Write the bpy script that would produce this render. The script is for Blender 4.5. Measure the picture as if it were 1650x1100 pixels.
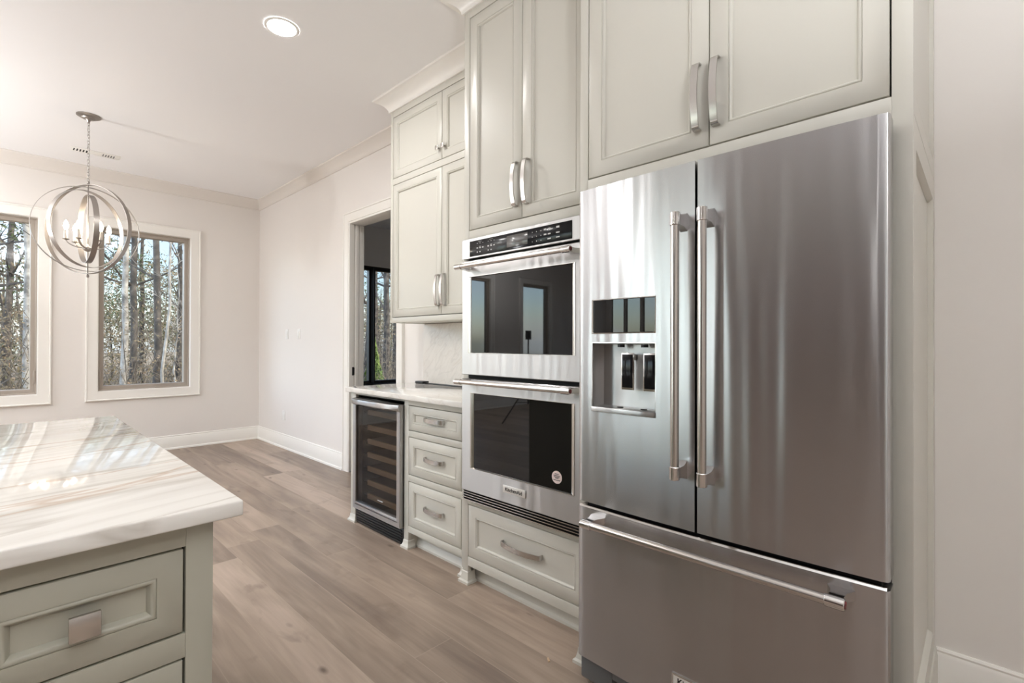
import bpy, bmesh, math, random
from mathutils import Vector, Matrix, Euler

for o in list(bpy.data.objects):
    bpy.data.objects.remove(o)
scene = bpy.context.scene
COL = scene.collection
PI = math.pi

# ------------------------------------------------------------------ camera
H = 1.235
CEIL = 3.04
F_PX = 790.0
yaw = math.atan(822.0 / 790.0)
pitch = math.atan(3.6 / 790.0)
roll = math.atan(5.0 / 1582.0)
fw = Vector((math.sin(yaw) * math.cos(pitch), math.cos(yaw) * math.cos(pitch), math.sin(pitch)))
rt = Vector((math.cos(yaw), -math.sin(yaw), 0))
up = rt.cross(fw)
rt2 = rt * math.cos(roll) + up * math.sin(roll)
up2 = -rt * math.sin(roll) + up * math.cos(roll)
cam_data = bpy.data.cameras.new('camera')
cam = bpy.data.objects.new('camera', cam_data)
COL.objects.link(cam)
cam_data.sensor_width = 36.0
cam_data.lens = 36.0 * F_PX / 1650.0
cam_data.clip_start = 0.02
cam_data.clip_end = 500
m3 = Matrix((rt2, up2, -fw)).transposed()
cam.matrix_world = Matrix.Translation((0, 0, H)) @ m3.to_4x4()
scene.camera = cam

# ------------------------------------------------------------------ colour management
scene.view_settings.view_transform = 'Standard'
scene.view_settings.look = 'None'
scene.view_settings.gamma = 1.0
scene.view_settings.exposure = 0.92
scene.view_settings.use_curve_mapping = False
scene.cycles.use_denoising = True
scene.cycles.max_bounces = 12
scene.cycles.diffuse_bounces = 6
scene.cycles.sample_clamp_indirect = 8.0
scene.cycles.caustics_reflective = False
scene.cycles.caustics_refractive = False

# ------------------------------------------------------------------ light levels
SKY_STRENGTH = 0.13
SKY_GLOW = 5.0
SUN_STRENGTH = 3.2
CAN_STRENGTH = 180.0
FLASH_POWER = 92.0
BOUNCE_POWER = 36.0
BULB_STRENGTH = 36.0

# ------------------------------------------------------------------ world
world = bpy.data.worlds.new('sky')
scene.world = world
world.use_nodes = True
nt = world.node_tree
nt.nodes.clear()
w_out = nt.nodes.new('ShaderNodeOutputWorld')
w_bg = nt.nodes.new('ShaderNodeBackground')
w_sky = nt.nodes.new('ShaderNodeTexSky')
w_sky.sky_type = 'NISHITA'
w_sky.sun_disc = False
w_sky.sun_elevation = math.radians(38)
w_sky.sun_rotation = math.radians(140)
w_sky.altitude = 100
w_sky.dust_density = 1.5
w_tc = nt.nodes.new('ShaderNodeTexCoord')
w_map = nt.nodes.new('ShaderNodeMapping')
w_map.inputs['Scale'].default_value = (1.2, 1.2, 4.0)
w_noise = nt.nodes.new('ShaderNodeTexNoise')
w_noise.inputs['Scale'].default_value = 2.2
w_noise.inputs['Detail'].default_value = 6
w_ramp = nt.nodes.new('ShaderNodeValToRGB')
w_ramp.color_ramp.elements[0].position = 0.42
w_ramp.color_ramp.elements[0].color = (0, 0, 0, 1)
w_ramp.color_ramp.elements[1].position = 0.72
w_ramp.color_ramp.elements[1].color = (0.85, 0.85, 0.85, 1)
w_mix = nt.nodes.new('ShaderNodeMixRGB')
w_mix.inputs[2].default_value = (5.6, 6.0, 6.6, 1)
nt.links.new(w_tc.outputs['Generated'], w_map.inputs['Vector'])
nt.links.new(w_map.outputs[0], w_noise.inputs['Vector'])
nt.links.new(w_noise.outputs['Fac'], w_ramp.inputs[0])
nt.links.new(w_ramp.outputs[0], w_mix.inputs[0])
nt.links.new(w_sky.outputs[0], w_mix.inputs[1])
# brighter, hazier sky on the side the living room windows face
w_sep = nt.nodes.new('ShaderNodeSeparateXYZ')
nt.links.new(w_tc.outputs['Generated'], w_sep.inputs[0])
w_mr = nt.nodes.new('ShaderNodeMapRange')
w_mr.interpolation_type = 'SMOOTHSTEP'
w_mr.inputs['From Min'].default_value = 0.25
w_mr.inputs['From Max'].default_value = -0.75
w_mr.inputs['To Min'].default_value = 1.0
w_mr.inputs['To Max'].default_value = SKY_GLOW
nt.links.new(w_sep.outputs[0], w_mr.inputs['Value'])
w_mul = nt.nodes.new('ShaderNodeVectorMath')
w_mul.operation = 'SCALE'
nt.links.new(w_mix.outputs[0], w_mul.inputs[0])
nt.links.new(w_mr.outputs[0], w_mul.inputs['Scale'])
nt.links.new(w_mul.outputs[0], w_bg.inputs['Color'])
w_bg.inputs['Strength'].default_value = SKY_STRENGTH
nt.links.new(w_bg.outputs[0], w_out.inputs[0])

# sun on the woods (comes from behind the house, so none falls through the windows)
sun_data = bpy.data.lights.new('sun', 'SUN')
sun_data.energy = SUN_STRENGTH
sun_data.angle = math.radians(0.6)
sun_data.color = (1.0, 0.93, 0.82)
sun = bpy.data.objects.new('sun', sun_data)
COL.objects.link(sun)
sun.rotation_euler = Vector((-0.75, 0.55, -0.62)).to_track_quat('-Z', 'Y').to_euler()
sun.location = (20, -20, 30)

# added unseen lamp behind the camera, bounced off the ceiling to brighten the room
bf = bpy.data.lights.new('bounce_fill', 'AREA')
bf.shape = 'RECTANGLE'
bf.size = 0.25
bf.size_y = 0.25
bf.energy = BOUNCE_POWER
bf.color = (0.96, 0.98, 1.0)
bfo = bpy.data.objects.new('bounce_fill', bf)
COL.objects.link(bfo)
bfo.location = (0.2, -0.7, 1.9)
bfo.rotation_euler = (math.pi, 0, 0)

# ------------------------------------------------------------------ materials
def srgb(r, g, b):
    def c(v):
        v /= 255.0
        return v / 12.92 if v <= 0.04045 else ((v + 0.055) / 1.055) ** 2.4
    return (c(r), c(g), c(b), 1.0)


def new_mat(name, color=(0.8, 0.8, 0.8, 1), rough=0.5, metal=0.0, **kw):
    m = bpy.data.materials.new(name)
    m.use_nodes = True
    b = m.node_tree.nodes['Principled BSDF']
    b.inputs['Base Color'].default_value = color
    b.inputs['Roughness'].default_value = rough
    b.inputs['Metallic'].default_value = metal
    for k, v in kw.items():
        b.inputs[k.replace('_', ' ')].default_value = v
    return m


def nd(m, kind, **kw):
    n = m.node_tree.nodes.new(kind)
    for k, v in kw.items():
        setattr(n, k, v)
    return n


def lk(m, a, b):
    m.node_tree.links.new(a, b)


def math_node(m, op, a, b=None, c=None):
    n = nd(m, 'ShaderNodeMath', operation=op)
    for i, v in enumerate((a, b, c)):
        if v is None:
            continue
        if isinstance(v, (int, float)):
            n.inputs[i].default_value = v
        else:
            lk(m, v, n.inputs[i])
    return n.outputs[0]


def add_bump(m, scale, strength, dist=0.001, vec_scale=(1, 1, 1), detail=3):
    b = m.node_tree.nodes['Principled BSDF']
    tc = nd(m, 'ShaderNodeNewGeometry')
    mp = nd(m, 'ShaderNodeMapping')
    mp.inputs['Scale'].default_value = vec_scale
    ns = nd(m, 'ShaderNodeTexNoise')
    ns.inputs['Scale'].default_value = scale
    ns.inputs['Detail'].default_value = detail
    bp = nd(m, 'ShaderNodeBump')
    bp.inputs['Strength'].default_value = strength
    bp.inputs['Distance'].default_value = dist
    lk(m, tc.outputs['Position'], mp.inputs['Vector'])
    lk(m, mp.outputs[0], ns.inputs['Vector'])
    lk(m, ns.outputs['Fac'], bp.inputs['Height'])
    lk(m, bp.outputs[0], b.inputs['Normal'])
    return ns


MT = {}
MT['wall'] = new_mat('wall_paint', srgb(232, 228, 224), 0.6)
add_bump(MT['wall'], 160, 0.12, 0.001)
MT['ceiling'] = new_mat('ceiling_paint', srgb(238, 237, 237), 0.8)
MT['trim'] = new_mat('trim_paint', srgb(240, 238, 233), 0.35)
MT['crown'] = new_mat('shaded_trim_paint', srgb(226, 221, 215), 0.45)  # trim paint darkened in place of shade on the down-facing wall crown
MT['cab'] = new_mat('cabinet_paint', srgb(204, 202, 193), 0.36)
MT['cab_island'] = new_mat('island_paint_darkened', srgb(176, 174, 160), 0.36)  # grey-green island paint, darkened further in place of shade on its front
add_bump(MT['cab'], 90, 0.04, 0.0006)
MT['cab_in'] = new_mat('cabinet_interior', srgb(120, 116, 106), 0.7)
MT['black'] = new_mat('black_plastic', srgb(22, 22, 23), 0.35)
MT['dark'] = new_mat('dark_gap', srgb(12, 12, 12), 0.8)  # near-black parts, also standing in for shade in the cabinet gaps
MT['nickel'] = new_mat('brushed_nickel', (0.60, 0.58, 0.555, 1), 0.26, 1.0)
MT['orbmetal'] = new_mat('silver_leaf_metal', (0.40, 0.37, 0.345, 1), 0.38, 1.0)
MT['chrome'] = new_mat('polished_metal', (0.72, 0.71, 0.70, 1), 0.12, 1.0)
MT['handle'] = new_mat('satin_handle_metal', (0.62, 0.59, 0.56, 1), 0.24, 1.0)
MT['white_plastic'] = new_mat('white_plastic', srgb(238, 237, 234), 0.35)
MT['grey_plastic'] = new_mat('grey_plastic', srgb(95, 97, 98), 0.4)
MT['taupe'] = new_mat('taupe_window_frame', srgb(168, 158, 147), 0.4)
MT['bronze'] = new_mat('black_window_frame', srgb(38, 36, 35), 0.4)
MT['red'] = new_mat('red_medallion', srgb(110, 22, 30), 0.3)
MT['ink'] = new_mat('black_ink', srgb(15, 15, 15), 0.5)
MT['print'] = new_mat('pale_print', srgb(205, 205, 205), 0.5)
MT['sticker'] = new_mat('sticker_paper', srgb(232, 214, 208), 0.5)
MT['badge'] = new_mat('badge_face', srgb(228, 226, 222), 0.3, 0.3)
MT['ovenglass'] = new_mat('oven_glass', (0.006, 0.006, 0.006, 1), 0.02, 0.0, Specular_IOR_Level=0.42)
MT['ctrl'] = new_mat('control_glass', srgb(22, 22, 24), 0.12, Specular_IOR_Level=0.2)
MT['screen'] = new_mat('lcd_screen', srgb(92, 90, 88), 0.15)
MT['woodshelf'] = new_mat('beech_shelf_front', srgb(196, 168, 138), 0.5)
MT['candle'] = new_mat('candle_sleeve', (0.62, 0.58, 0.53, 1), 0.3, 0.8)

# stainless: horizontally brushed, highlights stretch vertically
def steel(name, col, rough):
    m = new_mat(name, col, rough, 1.0, Anisotropic=0.93, Anisotropic_Rotation=0.25)
    b = m.node_tree.nodes['Principled BSDF']
    tg = nd(m, 'ShaderNodeTangent', direction_type='RADIAL', axis='Z')
    lk(m, tg.outputs[0], b.inputs['Tangent'])
    g = nd(m, 'ShaderNodeNewGeometry')
    mp = nd(m, 'ShaderNodeMapping')
    mp.inputs['Scale'].default_value = (1.0, 1.0, 0.07)
    n1 = nd(m, 'ShaderNodeTexNoise')
    n1.inputs['Scale'].default_value = 12.0
    n1.inputs['Detail'].default_value = 1.0
    lk(m, g.outputs['Position'], mp.inputs['Vector'])
    lk(m, mp.outputs[0], n1.inputs['Vector'])
    bp = nd(m, 'ShaderNodeBump')
    bp.inputs['Strength'].default_value = 0.9
    bp.inputs['Distance'].default_value = 0.006
    lk(m, n1.outputs['Fac'], bp.inputs['Height'])
    mp2 = nd(m, 'ShaderNodeMapping')
    mp2.inputs['Scale'].default_value = (6, 6, 900)
    n2 = nd(m, 'ShaderNodeTexNoise')
    n2.inputs['Scale'].default_value = 1.0
    n2.inputs['Detail'].default_value = 2.0
    lk(m, g.outputs['Position'], mp2.inputs['Vector'])
    lk(m, mp2.outputs[0], n2.inputs['Vector'])
    mr = nd(m, 'ShaderNodeMapRange')
    mr.inputs['To Min'].default_value = rough - 0.012
    mr.inputs['To Max'].default_value = rough + 0.012
    lk(m, n2.outputs['Fac'], mr.inputs['Value'])
    lk(m, mr.outputs[0], b.inputs['Roughness'])
    lk(m, bp.outputs[0], b.inputs['Normal'])
    return m

MT['steel'] = steel('brushed_stainless', (0.49, 0.485, 0.49, 1), 0.25)
MT['steel2'] = steel('brushed_stainless_light', (0.47, 0.46, 0.455, 1), 0.32)

# glass panes
def glass_mat(name, tint, refl):
    m = bpy.data.materials.new(name)
    m.use_nodes = True
    n = m.node_tree
    n.nodes.clear()
    out = n.nodes.new('ShaderNodeOutputMaterial')
    tr = n.nodes.new('ShaderNodeBsdfTransparent')
    tr.inputs[0].default_value = tint
    gl = n.nodes.new('ShaderNodeBsdfGlossy')
    gl.inputs['Roughness'].default_value = 0.01
    ge = n.nodes.new('ShaderNodeNewGeometry')
    dt = n.nodes.new('ShaderNodeVectorMath')
    dt.operation = 'DOT_PRODUCT'
    n.links.new(ge.outputs['Normal'], dt.inputs[0])
    n.links.new(ge.outputs['Incoming'], dt.inputs[1])
    ab = n.nodes.new('ShaderNodeMath')
    ab.operation = 'ABSOLUTE'
    n.links.new(dt.outputs['Value'], ab.inputs[0])
    om = n.nodes.new('ShaderNodeMath')
    om.operation = 'SUBTRACT'
    om.inputs[0].default_value = 1.0
    n.links.new(ab.outputs[0], om.inputs[1])
    pw = n.nodes.new('ShaderNodeMath')
    pw.operation = 'POWER'
    pw.inputs[1].default_value = 5.0
    n.links.new(om.outputs[0], pw.inputs[0])
    fr = n.nodes.new('ShaderNodeMath')
    fr.operation = 'MULTIPLY_ADD'
    fr.inputs[1].default_value = 0.93
    fr.inputs[2].default_value = 0.07
    n.links.new(pw.outputs[0], fr.inputs[0])
    ml = n.nodes.new('ShaderNodeMath')
    ml.operation = 'MULTIPLY'
    ml.inputs[1].default_value = refl
    mx = n.nodes.new('ShaderNodeMixShader')
    n.links.new(fr.outputs[0], ml.inputs[0])
    n.links.new(ml.outputs[0], mx.inputs[0])
    n.links.new(tr.outputs[0], mx.inputs[1])
    n.links.new(gl.outputs[0], mx.inputs[2])
    n.links.new(mx.outputs[0], out.inputs[0])
    return m

MT['glass'] = glass_mat('window_glass', (0.96, 0.98, 0.97, 1), 1.0)
MT['coolerglass'] = glass_mat('tinted_cooler_glass', (0.36, 0.34, 0.33, 1), 0.8)


def emit_mat(name, col, strength):
    m = bpy.data.materials.new(name)
    m.use_nodes = True
    b = m.node_tree.nodes['Principled BSDF']
    b.inputs['Base Color'].default_value = (0.8, 0.8, 0.8, 1)
    b.inputs['Emission Color'].default_value = col
    b.inputs['Emission Strength'].default_value = strength
    return m

MT['can_light'] = emit_mat('lit_lens', (1.0, 0.985, 0.965, 1), CAN_STRENGTH)
MT['bulb'] = emit_mat('lit_bulb', (1.0, 0.86, 0.68, 1), BULB_STRENGTH)

# stone: marble / quartzite with veins running along one axis
def stone(name, base, vein, tan, vec_scale, rot, scale=1.0, rough=0.06, amount=1.0):
    m = new_mat(name, base, rough)
    b = m.node_tree.nodes['Principled BSDF']
    g = nd(m, 'ShaderNodeNewGeometry')
    mp0 = nd(m, 'ShaderNodeMapping')
    mp0.inputs['Rotation'].default_value = rot
    mp = nd(m, 'ShaderNodeMapping')
    mp.inputs['Scale'].default_value = vec_scale
    lk(m, g.outputs['Position'], mp0.inputs['Vector'])
    lk(m, mp0.outputs[0], mp.inputs['Vector'])
    def vein_layer(sc, det, dist, w, off):
        ns = nd(m, 'ShaderNodeTexNoise')
        ns.inputs['Scale'].default_value = sc
        ns.inputs['Detail'].default_value = det
        ns.inputs['Distortion'].default_value = dist
        o = nd(m, 'ShaderNodeVectorMath', operation='ADD')
        o.inputs[1].default_value = (off, off * 1.7, off * 0.3)
        lk(m, mp.outputs[0], o.inputs[0])
        lk(m, o.outputs[0], ns.inputs['Vector'])
        d = math_node(m, 'ABSOLUTE', math_node(m, 'SUBTRACT', ns.outputs['Fac'], 0.5))
        v = math_node(m, 'SUBTRACT', 1.0, math_node(m, 'MINIMUM', math_node(m, 'DIVIDE', d, w), 1.0))
        return v
    v1 = vein_layer(1.5 * scale, 5, 0.6, 0.022, 0.0)
    v2 = vein_layer(1.9 * scale, 4, 0.5, 0.016, 7.3)
    v3 = vein_layer(5.0 * scale, 6, 0.8, 0.10, 3.1)
    def mix(c1, c2, f):
        x = nd(m, 'ShaderNodeMixRGB')
        if isinstance(c1, tuple):
            x.inputs[1].default_value = c1
        else:
            lk(m, c1, x.inputs[1])
        x.inputs[2].default_value = c2
        lk(m, f, x.inputs[0])
        return x.outputs[0]
    c = mix(base, vein, math_node(m, 'MULTIPLY', v3, 0.32 * amount))
    c = mix(c, vein, math_node(m, 'MULTIPLY', v1, 0.75 * amount))
    c = mix(c, tan, math_node(m, 'MULTIPLY', v2, 0.75 * amount))
    lk(m, c, b.inputs['Base Color'])
    return m

MT['island_stone'] = stone('island_quartzite', srgb(240, 238, 233), srgb(196, 190, 180), srgb(196, 166, 138),
                           (0.32, 1.7, 1.5), (0, 0, math.radians(-14)), 1.0, 0.05, 0.8)
MT['counter_stone'] = stone('counter_quartzite', srgb(236, 233, 228), srgb(190, 184, 176), srgb(205, 195, 182),
                            (2.0, 0.7, 2.0), (0, 0, math.radians(14)), 1.2, 0.08, 0.4)
MT['splash_stone'] = stone('splash_quartzite', srgb(232, 228, 222), srgb(208, 204, 198), srgb(214, 206, 196),
                           (1, 2.8, 0.9), (math.radians(-42), 0, 0), 1.6, 0.32, 0.6)

# wood floor: planks along Y
def floor_mat():
    m = new_mat('oak_plank_floor', srgb(160, 140, 122), 0.42)
    b = m.node_tree.nodes['Principled BSDF']
    g = nd(m, 'ShaderNodeNewGeometry')
    sp = nd(m, 'ShaderNodeSeparateXYZ')
    lk(m, g.outputs['Position'], sp.inputs[0])
    W, L = 0.184, 1.85
    xr = math_node(m, 'DIVIDE', math_node(m, 'ADD', sp.outputs[0], 20.03), W)
    row = math_node(m, 'FLOOR', xr)
    fx = math_node(m, 'FRACT', xr)
    wn = nd(m, 'ShaderNodeTexWhiteNoise', noise_dimensions='1D')
    lk(m, row, wn.inputs['W'])
    yr = math_node(m, 'ADD', math_node(m, 'DIVIDE', math_node(m, 'ADD', sp.outputs[1], 20.0), L),
                   math_node(m, 'MULTIPLY', wn.outputs['Value'], 3.0))
    idx = math_node(m, 'FLOOR', yr)
    fy = math_node(m, 'FRACT', yr)
    cb = nd(m, 'ShaderNodeCombineXYZ')
    lk(m, row, cb.inputs[0])
    lk(m, idx, cb.inputs[1])
    w2 = nd(m, 'ShaderNodeTexWhiteNoise', noise_dimensions='2D')
    lk(m, cb.outputs[0], w2.inputs['Vector'])
    tone = w2.outputs['Value']
    # grain, offset per plank
    cbo = nd(m, 'ShaderNodeCombineXYZ')
    lk(m, sp.outputs[0], cbo.inputs[0])
    lk(m, math_node(m, 'ADD', sp.outputs[1], math_node(m, 'MULTIPLY', tone, 37.0)), cbo.inputs[1])
    lk(m, math_node(m, 'MULTIPLY', tone, 11.0), cbo.inputs[2])
    def noise(scale, sc, det, dist=0.0):
        mp = nd(m, 'ShaderNodeMapping')
        mp.inputs['Scale'].default_value = scale
        ns = nd(m, 'ShaderNodeTexNoise')
        ns.inputs['Scale'].default_value = sc
        ns.inputs['Detail'].default_value = det
        ns.inputs['Distortion'].default_value = dist
        lk(m, cbo.outputs[0], mp.inputs['Vector'])
        lk(m, mp.outputs[0], ns.inputs['Vector'])
        return ns.outputs['Fac']
    fine = noise((60, 2.2, 1), 1.0, 5, 0.4)
    broad = noise((7, 1.0, 1), 1.0, 3, 1.2)
    blot = noise((5, 3.0, 1), 1.3, 4, 0.5)
    ramp = nd(m, 'ShaderNodeValToRGB')
    e = ramp.color_ramp.elements
    e[0].position, e[0].color = 0.0, srgb(124, 109, 98)
    e[1].position, e[1].color = 1.0, srgb(184, 166, 151)
    k = ramp.color_ramp.elements.new(0.5)
    k.color = srgb(158, 141, 126)
    v = math_node(m, 'ADD', math_node(m, 'MULTIPLY', tone, 0.75),
                  math_node(m, 'MULTIPLY', math_node(m, 'SUBTRACT', broad, 0.42), 1.3))
    v = math_node(m, 'ADD', v, math_node(m, 'MULTIPLY', math_node(m, 'SUBTRACT', fine, 0.5), 0.55))
    lk(m, v, ramp.inputs[0])
    # dark smudges and knots
    mr = nd(m, 'ShaderNodeMapRange')
    mr.inputs['From Min'].default_value = 0.60
    mr.inputs['From Max'].default_value = 0.80
    lk(m, blot, mr.inputs['Value'])
    mx1 = nd(m, 'ShaderNodeMixRGB')
    mx1.inputs[2].default_value = srgb(112, 96, 84)
    lk(m, math_node(m, 'MULTIPLY', mr.outputs[0], 0.75), mx1.inputs[0])
    lk(m, ramp.outputs[0], mx1.inputs[1])
    vo = nd(m, 'ShaderNodeTexVoronoi')
    vo.inputs['Scale'].default_value = 1.0
    mpv = nd(m, 'ShaderNodeMapping')
    mpv.inputs['Scale'].default_value = (7.5, 3.4, 1)
    lk(m, cbo.outputs[0], mpv.inputs['Vector'])
    dn = nd(m, 'ShaderNodeVectorMath', operation='ADD')
    nv = nd(m, 'ShaderNodeTexNoise')
    nv.inputs['Scale'].default_value = 9
    lk(m, cbo.outputs[0], nv.inputs['Vector'])
    sc_ = nd(m, 'ShaderNodeVectorMath', operation='SCALE')
    sc_.inputs['Scale'].default_value = 0.12
    lk(m, nv.outputs['Color'], sc_.inputs[0])
    lk(m, mpv.outputs[0], dn.inputs[0])
    lk(m, sc_.outputs[0], dn.inputs[1])
    lk(m, dn.outputs[0], vo.inputs['Vector'])
    kn = nd(m, 'ShaderNodeMapRange')
    kn.inputs['From Min'].default_value = 0.03
    kn.inputs['From Max'].default_value = 0.13
    kn.inputs['To Min'].default_value = 0.8
    kn.inputs['To Max'].default_value = 0.0
    lk(m, vo.outputs['Distance'], kn.inputs['Value'])
    # only some of the cells carry a knot
    sel = nd(m, 'ShaderNodeSeparateColor')
    lk(m, vo.outputs['Color'], sel.inputs[0])
    pick = math_node(m, 'GREATER_THAN', sel.outputs[0], 0.30)
    mx2 = nd(m, 'ShaderNodeMixRGB')
    mx2.inputs[2].default_value = srgb(84, 68, 58)
    lk(m, math_node(m, 'MULTIPLY', kn.outputs[0], pick), mx2.inputs[0])
    lk(m, mx1.outputs[0], mx2.inputs[1])
    # joints
    ex = math_node(m, 'MINIMUM', fx, math_node(m, 'SUBTRACT', 1.0, fx))
    ey = math_node(m, 'MINIMUM', fy, math_node(m, 'SUBTRACT', 1.0, fy))
    jx = math_node(m, 'LESS_THAN', ex, 0.009)
    jy = math_node(m, 'LESS_THAN', ey, 0.0009)
    j = math_node(m, 'MAXIMUM', jx, jy)
    mx3 = nd(m, 'ShaderNodeMixRGB')
    mx3.inputs[2].default_value = srgb(176, 158, 142)
    lk(m, math_node(m, 'MULTIPLY', j, 0.55), mx3.inputs[0])
    lk(m, mx2.outputs[0], mx3.inputs[1])
    lk(m, mx3.outputs[0], b.inputs['Base Color'])
    bp = nd(m, 'ShaderNodeBump')
    bp.inputs['Strength'].default_value = 0.25
    bp.inputs['Distance'].default_value = 0.001
    lk(m, math_node(m, 'SUBTRACT', fine, j), bp.inputs['Height'])
    lk(m, bp.outputs[0], b.inputs['Normal'])
    rr = nd(m, 'ShaderNodeMapRange')
    rr.inputs['To Min'].default_value = 0.34
    rr.inputs['To Max'].default_value = 0.52
    lk(m, fine, rr.inputs['Value'])
    lk(m, rr.outputs[0], b.inputs['Roughness'])
    return m

MT['floor'] = floor_mat()


def noisy_mat(name, cols, scale, rough=0.85):
    m = new_mat(name, cols[0], rough)
    b = m.node_tree.nodes['Principled BSDF']
    g = nd(m, 'ShaderNodeNewGeometry')
    ns = nd(m, 'ShaderNodeTexNoise')
    ns.inputs['Scale'].default_value = scale
    ns.inputs['Detail'].default_value = 4
    rp = nd(m, 'ShaderNodeValToRGB')
    rp.color_ramp.elements[0].position = 0.32
    rp.color_ramp.elements[0].color = cols[0]
    rp.color_ramp.elements[1].position = 0.68
    rp.color_ramp.elements[1].color = cols[-1]
    for i, c in enumerate(cols[1:-1]):
        k = rp.color_ramp.elements.new(0.32 + 0.36 * (i + 1) / (len(cols) - 1))
        k.color = c
    lk(m, g.outputs['Position'], ns.inputs['Vector'])
    lk(m, ns.outputs['Fac'], rp.inputs[0])
    lk(m, rp.outputs[0], b.inputs['Base Color'])
    return m

MT['bark'] = noisy_mat('dark_bark', [srgb(40, 36, 34), srgb(66, 60, 54), srgb(100, 92, 84)], 6)
MT['pale_bark'] = noisy_mat('pale_bark', [srgb(96, 92, 86), srgb(180, 174, 164)], 5)
MT['pine'] = noisy_mat('pine_needles', [srgb(34, 46, 22), srgb(78, 92, 46)], 1.5)
MT['dryleaf'] = noisy_mat('dry_leaves', [srgb(64, 56, 44), srgb(102, 92, 68), srgb(134, 112, 92)], 2.5)
MT['brush'] = noisy_mat('undergrowth', [srgb(52, 50, 40), srgb(88, 88, 62), srgb(104, 92, 74), srgb(140, 128, 104)], 1.2)
MT['twig'] = noisy_mat('bare_twigs', [srgb(52, 48, 43), srgb(112, 104, 94)], 3)
MT['ground'] = noisy_mat('leaf_litter', [srgb(84, 70, 54), srgb(130, 112, 90), srgb(92, 88, 62)], 2)
MT['shrub'] = noisy_mat('shrub_leaves', [srgb(70, 96, 40), srgb(140, 160, 80)], 4)

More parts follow.
